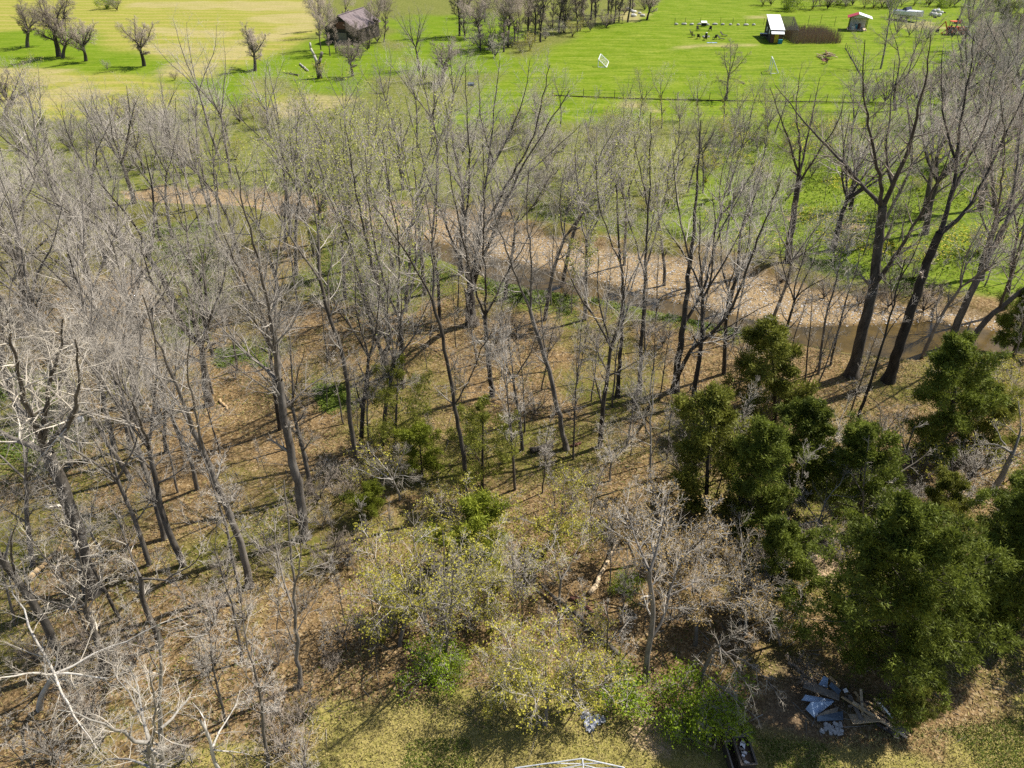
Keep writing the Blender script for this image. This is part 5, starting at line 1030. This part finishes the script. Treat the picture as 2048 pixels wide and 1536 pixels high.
# stones along the back fence and rubble by the lawn corner
for i in range(11):
    x = 1352 + i * 15.5; o = B().blob((0, 0, .2), (r9.uniform(.4, .8), .35, .3), 7, 5, .35, r9).build('edging_stone', 'stone_pale', None, G(x, 50.5 + r9.uniform(-.5, .5)), True); tag(o, f'pale edging stone along the fence behind the fire pit, {ordinal(i)} from the left', 'stone', 'edging stones')
for i, (x, y, s) in enumerate([(1257, 22, 1.2), (1263, 24, .8), (1268, 26, .9), (1267, 34, 1.1), (1279, 28, .7), (1285, 33, .9)]):
    o = B().blob((0, 0, s * .3), (s * .8, s * .5, s * .45), 8, 5, .4, r9).build('rubble_block', 'white_dirty' if i in (2, 3) else 'stone_pale', None, G(x, y), True); tag(o, f'pale rubble block by the lawn corner trees, {ordinal(i)} going right', 'rubble', 'rubble blocks')
# goals
def goal(name, pts, bars, label, net):
    o = tag(empty(name, pts[0]), label, 'goal'); q = [p - pts[0] for p in pts]
    for a, b_ in bars: B().tube(q[a], q[b_], .075, .075, 8).build('bar', 'white_paint', o)
    m = B()
    for (a, b_, c, d) in net:
        for t in np.linspace(.1, .9, 9): m.tube(q[a].lerp(q[b_], t), q[d].lerp(q[c], t), .012, .012, 3, False); m.tube(q[a].lerp(q[d], t), q[b_].lerp(q[c], t), .012, .012, 3, False)
    m.build('net', 'white_dirty', o); return o
g0 = G(1196, 133); g1 = G(1213, 133.5); up = Vector((0, 0, 1)); v = Vector((.55, 1.5, .75))
goal('football_goal', [g0, g1, g0 + up * 1.45, g0 + up * 1.45 + v, g1 + v + up * .05, g0 + v * .3 + Vector((0, 1, 0)) - up * .22], [(0, 1), (0, 2), (2, 3), (3, 4), (4, 1), (2, 1)], 'white football goal tipped on its side, left on the lawn', [(2, 3, 4, 1)])
g0 = G(1541, 147); g1 = g0 + Vector((1.6, .1, 0)); w_ = Vector((.5, 2.6, 0))
goal('football_goal', [g0, g1, g0 + up * 2.6, g0 + w_, g1 + w_, g0 + w_ + up * 2.6], [(0, 2), (2, 1), (3, 5), (5, 4), (2, 5), (0, 1), (1, 4)], 'white football goal with slanted back, right of the lone tree', [(2, 5, 4, 1)])
# broken snag and its fallen limb
sg = thing('tree_snag', 640, 157, 'broken two-pronged dead trunk rising from an olive bush', 'dead tree')
def ptube(name, pix, by, r, mat, parent, org):
    Yb = gnd(*by).y; P = [at_y(x, y, Yb) - org for x, y in pix]; m = B()
    for i in range(len(P) - 1): m.tube(P[i], P[i + 1], r[0] + (r[1] - r[0]) * i / (len(P) - 1), r[0] + (r[1] - r[0]) * (i + 1) / (len(P) - 1), 9)
    return m.build(name, mat, parent, smooth=True)
og = G(640, 157); ptube('trunk', [(640, 158), (637, 140), (634, 125)], (640, 157), (.55, .4), 'bark_dark', sg, og); ptube('prong', [(635, 128), (628, 110), (621, 96), (620, 85)], (640, 157), (.3, .15), 'bark_pale', sg, og); ptube('prong', [(637, 130), (641, 115), (644, 104)], (640, 157), (.32, .26), 'bark_grey', sg, og)
def log(px0, px1, r0, r1, mat, label, z0=0.0, z1=0.0, name='fallen_log', stubs=3, seed=1):
    a, b_ = G(*px0) + Vector((0, 0, r0 * .8 + z0)), G(*px1) + Vector((0, 0, r1 * .8 + z1)); o = tag(empty(name, a), label, 'log'); rq = random.Random(seed); m = B(); P = [Vector((0, 0, 0))]
    n = 7
    for i in range(1, n + 1): P.append((b_ - a) * (i / n) + (Vector((rq.gauss(0, .05), rq.gauss(0, .05), rq.gauss(0, .02))) if i < n else Vector((0, 0, 0))))
    for i in range(n): m.tube(P[i], P[i + 1], r0 + (r1 - r0) * i / n, r0 + (r1 - r0) * (i + 1) / n, 9)
    m.build('trunk', mat, o, smooth=True)
    for i in range(stubs):
        p = P[rq.randrange(2, n)]; d = Vector((rq.gauss(0, 1), rq.gauss(0, 1), abs(rq.gauss(.4, .3)))).normalized() * rq.uniform(.5, 1.3); B().tube(p, p + d, r1 * .5, r1 * .12, 5).build('branch_stub', mat, o)
    return o
log((1178, 1188), (1244, 1085), .14, .05, 'wood_pale', 'pale split log lying slantwise in the middle of the wood', .02, .5, seed=2)
log((1238, 1312), (1078, 1170), .13, .07, 'bark_grey', 'long thin fallen trunk pointing up left through the near wood', .05, .3, seed=3, stubs=4)
log((60, 1162), (128, 1104), .16, .10, 'wood_tan', 'broken tan log at the far left of the wood', .1, .5, seed=4)
log((598, 152), (566, 146), .16, .05, 'bark_dark', 'dark fallen limb on the grass left of the dead trunk', 0, .1, seed=5)
log((600, 128), (616, 143), .2, .2, 'bark_pale', 'pale log on the grass beside the dead trunk', seed=6, stubs=0)
log((1062, 905), (1105, 893), .22, .15, 'bark_dark', 'dark rotting log with its roots in mid wood', seed=7, stubs=6)
log((1140, 1195), (1225, 1245), .10, .08, 'wood_red', 'reddish rotten log below the pale split one', seed=8, stubs=5)
log((1575, 1328), (1625, 1362), .07, .04, 'wood_grey', 'grey pole on the ground leading to the scrap pile', .05, .02, seed=9, stubs=0)
log((440, 800), (455, 820), .1, .07, 'wood_tan', 'short tan log in the litter at left', seed=11, stubs=1)
log((1145, 893), (1160, 887), .1, .09, 'wood_red', 'short red-brown log on the litter in mid wood', seed=12, stubs=1)
for x, y, lb in ((156, 824, 'upper white jug among the left hand trunks'), (163, 843, 'lower white jug among the left hand trunks')):
    o = B().tube((0, 0, 0), (0, 0, .3), .2, .2, 12).tube((0, 0, .3), (0, 0, .42), .2, .06, 12).build('plastic_jug', 'white_dirty', None, G(x, y)); tag(o, lb, 'jug'); B().tube((0, 0, .42), (0, 0, .48), .07, .07, 8).build('cap', 'blue_paint', o)
o = B().slab([(-.6, -.3, .3), (.6, -.3, .3), (.5, .3, .5), (-.5, .3, .5)], .06).slab([(-.6, -.3, .0), (.6, -.3, .0), (.6, -.3, .3), (-.6, -.3, .3)], .06).build('scrap_metal', 'tin_slate', None, G(942, 172)); tag(o, 'bluish scrap metal panel under the great creek tree crown', 'scrap')

# ---- scrap pile, lower right: sheets, planks, chips
def zz(x, y): return 1560 + x * .248, 1300 + y * .248
def sheet(corn, z, mat, label, name, cat, th=.02, ridges=0, group=None):
    P = [G(*zz(x, y)) for x, y in corn]
    for p, h in zip(P, z): p.z += h
    o0 = P[0].copy(); P = [p - o0 for p in P]; o = B().slab(P, th).build(name, mat, None, o0); tag(o, label, cat, group)
    if ridges and len(P) == 4:
        for i in range(1, ridges): t = i / ridges; B().tube(P[0].lerp(P[3], t) + Vector((0, 0, th * .6)), P[1].lerp(P[2], t) + Vector((0, 0, th * .6)), .018, .018, 5).build('ridge', mat, o)
    return o
sheet([(155, 370), (175, 315), (460, 400), (455, 452)][::-1], [.42, .40, .62, .62], 'wood_grey', 'dark grey panel on top of the tin sheets in the scrap pile', 'panel_board', 'panel', .04)
sheet([(150, 460), (180, 420), (420, 432), (400, 470)][::-1], [.25, .25, .55, .5], 'tin_blue', 'crumpled blue tin sheet below the dark panel', 'tin_sheet', 'tin sheet', .015, 5)
sheet([(195, 500), (225, 475), (425, 445), (265, 572)][::-1], [.22, .3, .5, .2], 'tin_blue', 'bright blue tin sheet fanned across the scrap pile', 'tin_sheet', 'tin sheet', .015, 6)
sheet([(270, 575), (340, 540), (460, 480), (450, 520)][::-1], [.15, .2, .45, .35], 'wood_grey', 'grey board peeping from under the bright blue tin', 'panel_board', 'panel', .03)
sheet([(290, 598), (280, 565), (500, 505), (505, 572)][::-1], [.06, .1, .36, .2], 'tin_slate', 'slate grey sheet at the bottom of the fanned scrap', 'tin_sheet', 'tin sheet', .02, 6)
sheet([(292, 325), (325, 268), (368, 275), (366, 338)][::-1], [.3, .45, .55, .4], 'tin_blue', 'curled pale blue tin at the back of the scrap pile', 'tin_sheet', 'tin sheet', .02, 3)
sheet([(370, 345), (385, 320), (470, 380), (450, 410)][::-1], [.45, .5, .6, .5], 'tin_slate', 'dark slate scrap right of the curled tin', 'tin_sheet', 'tin sheet', .02)
sheet([(480, 375), (505, 370), (520, 400), (490, 405)][::-1], [.6, .62, .6, .55], 'white_paint', 'small white offcut on top of the scrap pile', 'offcut', 'offcut', .03)
sheet([(540, 530), (770, 555), (800, 618), (570, 634)][::-1], [.35, .45, .3, .12], 'wood_pale', 'tan plywood sheet in the middle of the lumber pile', 'plywood_sheet', 'plywood', .025)
sheet([(900, 690), (950, 665), (948, 738), (905, 725)][::-1], [.25, .25, .1, .1], 'wood_pale', 'square tan board at the right foot of the lumber pile', 'board', 'board', .03)
pr_ = random.Random(12)
planks = [((470, 430), (760, 590)), ((500, 420), (720, 520)), ((560, 470), (800, 600)), ((600, 430), (760, 500)), ((640, 420), (900, 600)), ((700, 480), (960, 640)), ((760, 540), (1000, 690)), ((800, 600), (1020, 715)), ((870, 590), (1050, 700)), ((840, 640), (960, 720)),
          ((580, 380), (700, 520)), ((540, 400), (640, 600)), ((620, 380), (650, 560)), ((690, 460), (780, 470)), ((760, 620), (900, 700)), ((720, 500), (860, 620)), ((900, 640), (1010, 640)), ((660, 560), (820, 590)), ((930, 560), (1000, 690)), ((480, 330), (560, 440)), ((380, 255), (470, 320)), ((530, 500), (700, 440)), ((740, 430), (840, 520)), ((610, 500), (700, 610)), ((820, 560), (900, 560)), ((950, 620), (1040, 690))]
for i, (a, b_) in enumerate(planks):
    pa, pb = G(*zz(*a)), G(*zz(*b_)); hgt = .12 + .5 * max(0, 1 - abs((a[0] + b_[0]) / 2 - 620) / 420) * pr_.uniform(.5, 1.1)
    pa.z += hgt * pr_.uniform(.8, 1.1); pb.z += hgt * pr_.uniform(.3, .9); d = pb - pa; w = pr_.uniform(.07, .17); o = empty('plank', pa)
    s_ = Vector((-d.y, d.x, 0)).normalized() * w / 2; B().slab([-s_, s_, d + s_, d - s_], .04).build('board', ['wood_tan', 'wood_grey', 'wood_pale', 'wood_tan', 'wood_dark'][i % 5], o)
    B().box(d * .5 + Vector((0, 0, .025)), (w * .9, .08, .02), math.atan2(d.y, d.x)).build('cleat', 'wood_grey', o)
    tag(o, f'loose plank in the lumber pile under the big cedar, {ordinal(sorted(range(len(planks)), key=lambda k: planks[k][0][0] + planks[k][1][0]).index(i))} from the left', 'plank', 'planks in the lumber pile')
pa, pb = G(*zz(775, 470), .5), G(*zz(882, 572), .35); o = B().tube((0, 0, 0), pb - pa, .045, .045, 10).build('pipe', 'white_paint', None, pa); tag(o, 'white pipe lying on the lumber pile', 'pipe'); B().tube(pb - pa, (pb - pa) * 1.06, .06, .06, 10).build('pipe_end', 'white_paint', o)
chipm = [B().box((0, 0, 0), (.16, .11, .06), 0, .1 * k, .12).mesh('chip%d' % k, 'stone_pale') for k in range(3)]
ch = tag(empty('stone_rubble', G(*zz(410, 640))), 'spill of pale stone chips below the slate sheet', 'rubble')
for i in range(46):
    q = G(*zz(pr_.uniform(330, 492), pr_.uniform(600, 682))) - ch.location; q.z += pr_.uniform(.03, .12); o = link('chip', chipm[i % 3], ch, q); o.rotation_euler = (pr_.uniform(-.3, .3), pr_.uniform(-.3, .3), pr_.uniform(0, 6.28)); o.scale = (pr_.uniform(.6, 1.3),) * 3
# ---- slatted crates
def crate(px, py, dz, w, l, h, rz, label):
    o = empty('slatted_crate', G(px, py, dz), rz); tag(o, label, 'crate', 'slatted crates')
    for sx in (-1, 1):
        for k in range(4): B().box((sx * w / 2, 0, .06 + k * h / 4 + h / 12), (.03, l, h / 4 - .025)).build('slat', 'wood_dark', o)
        B().box((sx * w / 2, 0, h + .015), (.06, l + .06, .03)).build('rim', 'wood_grey', o)
        for sy in (-1, 0, 1): B().box((sx * (w / 2 - .03), sy * (l / 2 - .03), h / 2), (.05, .05, h)).build('post', 'wood_dark', o)
    for sy in (-1, 1):
        for k in range(4): B().box((0, sy * l / 2, .06 + k * h / 4 + h / 12), (w - .04, .03, h / 4 - .025)).build('slat', 'wood_dark', o)
        B().box((0, sy * l / 2, h + .015), (w - .06, .06, .03)).build('rim', 'wood_grey', o)
    B().box((0, 0, .05), (w - .04, l - .04, .04)).build('floor', 'soil', o); return o
crate(1473, 1528, 0, .78, 1.35, .62, R(3), 'lower dark slatted crate at the lawn edge by the green bushes')
crate(1481, 1524, .66, .62, 1.15, .34, R(3), 'upper slatted crate stacked on the other, holding scraps')
q0 = G(1481, 1524, .74)
for i in range(7): tag(B().box((0, 0, .06), (pr_.uniform(.08, .22), pr_.uniform(.1, .25), .08), pr_.random() * 3).build('scrap_piece', ['white_dirty', 'wood_grey', 'white_paint'][i % 3], None, q0 + Vector((pr_.uniform(-.1, .12), -.42 + i * .14, .02))), f'scrap lying in the upper crate, {ordinal(i)} from its near end', 'scrap', 'scraps in the crate')
pl = thing('pallet_frame', 1415, 1478, 'broken tan pallet frame lying in dry grass left of the crates', 'pallet', R(-22))
B().box((0, -.3, .06), (.75, .07, .09)).build('rail', 'wood_tan', pl)
for x in (-.33, 0, .33): B().box((x, 0, .1), (.07, .6, .06)).build('slat', 'wood_pale', pl)
# ---- crumpled tarp
m = B(); n1, n2 = 22, 18
for i in range(n1):
    for j in range(n2):
        u, w_ = i / (n1 - 1) - .5, j / (n2 - 1) - .5; rr2 = math.hypot(u, w_); m.v.append(Vector((u * 1.25, w_ * 1.15, max(.01, .14 * math.exp(-rr2 * rr2 * 9) + .09 * math.sin(i * .9 + j * .5) * math.sin(j * 1.1) * (1 - rr2) + pr_.uniform(-.02, .03) + .05))))
for i in range(n1 - 1):
    for j in range(n2 - 1):
        if math.hypot(i / (n1 - 1) - .5, (j / (n2 - 1) - .5) * 1.1) < .38 + .13 * math.sin(math.atan2(j / (n2 - 1) - .5, i / (n1 - 1) - .5) * 3 + 1) + .05 * math.sin(i * 1.7) * math.cos(j): a = i * n2 + j; m.f.append([a, a + n2, a + n2 + 1, a + 1])
tag(m.build('crumpled_tarp', 'tarp_grey', None, G(1182, 1446)), 'crumpled silver-grey tarp on the dry grass', 'tarp')
# ---- white canopy frame at the bottom edge
ap, eL, eR = gnd(1165, 1517, 2.75), gnd(1030, 1536, 2.3), gnd(1248, 1535, 2.3)
cf = empty('canopy_frame', Vector((ap.x, ap.y, gz(ap.x, ap.y)))); tag(cf, 'white metal canopy frame cut off by the bottom edge', 'canopy frame')
c0 = cf.location.copy(); ap, eL, eR = ap - c0, eL - c0, eR - c0; bk = Vector((0, -3.0, 0))
def bar(n, a, b_, r=.024): B().tube(a, b_, r, r, 8).build(n, 'frame_grey', cf)
bar('king_post', ap, ap - Vector((0, 0, .45)))
for e in (eL, eR):
    bar('rafter', ap, e, .026); bar('rafter', ap + Vector((0, -.22, -.03)), e + Vector((0, -.3, 0)), .02); bar('brace', ap - Vector((0, 0, .4)), (ap + e) / 2); bar('brace', ap + Vector((0, -.2, -.42)), e + Vector((0, -.12, .02)), .02)
    bar('rafter', ap + bk, e + bk); bar('side_rail', e, e + bk)
    for f_ in (e, e + bk): bar('leg', Vector((f_.x, f_.y, gz(c0.x + f_.x, c0.y + f_.y) - c0.z)), f_, .028)
bar('ridge_pole', ap, ap + bk); bar('tie_bar', eL + Vector((0, 0, -.04)), eR + Vector((0, 0, -.04)))
B().slab([ap + Vector((.1, -.35, -.12)), eR + Vector((-.3, -.1, .03)), eR + bk, ap + bk - Vector((0, 0, .06))], .015).build('roof_cloth', 'white_dirty', cf)

# ------------------------------------------------------------------ labels for the trees and shrubs
buck = {}
for rec in PLACED: buck.setdefault((rec[1], rec[3]), []).append(rec)
for (look, zn), recs in buck.items():
    recs.sort(key=lambda r: r[4])
    for i, (o, _, cat, _, _) in enumerate(recs):
        tag(o, f'{look} {zn}' if len(recs) == 1 else f'{ordinal(i)} {look} from left {zn}', cat, f'{look}s {zn}' if len(recs) > 1 else None)
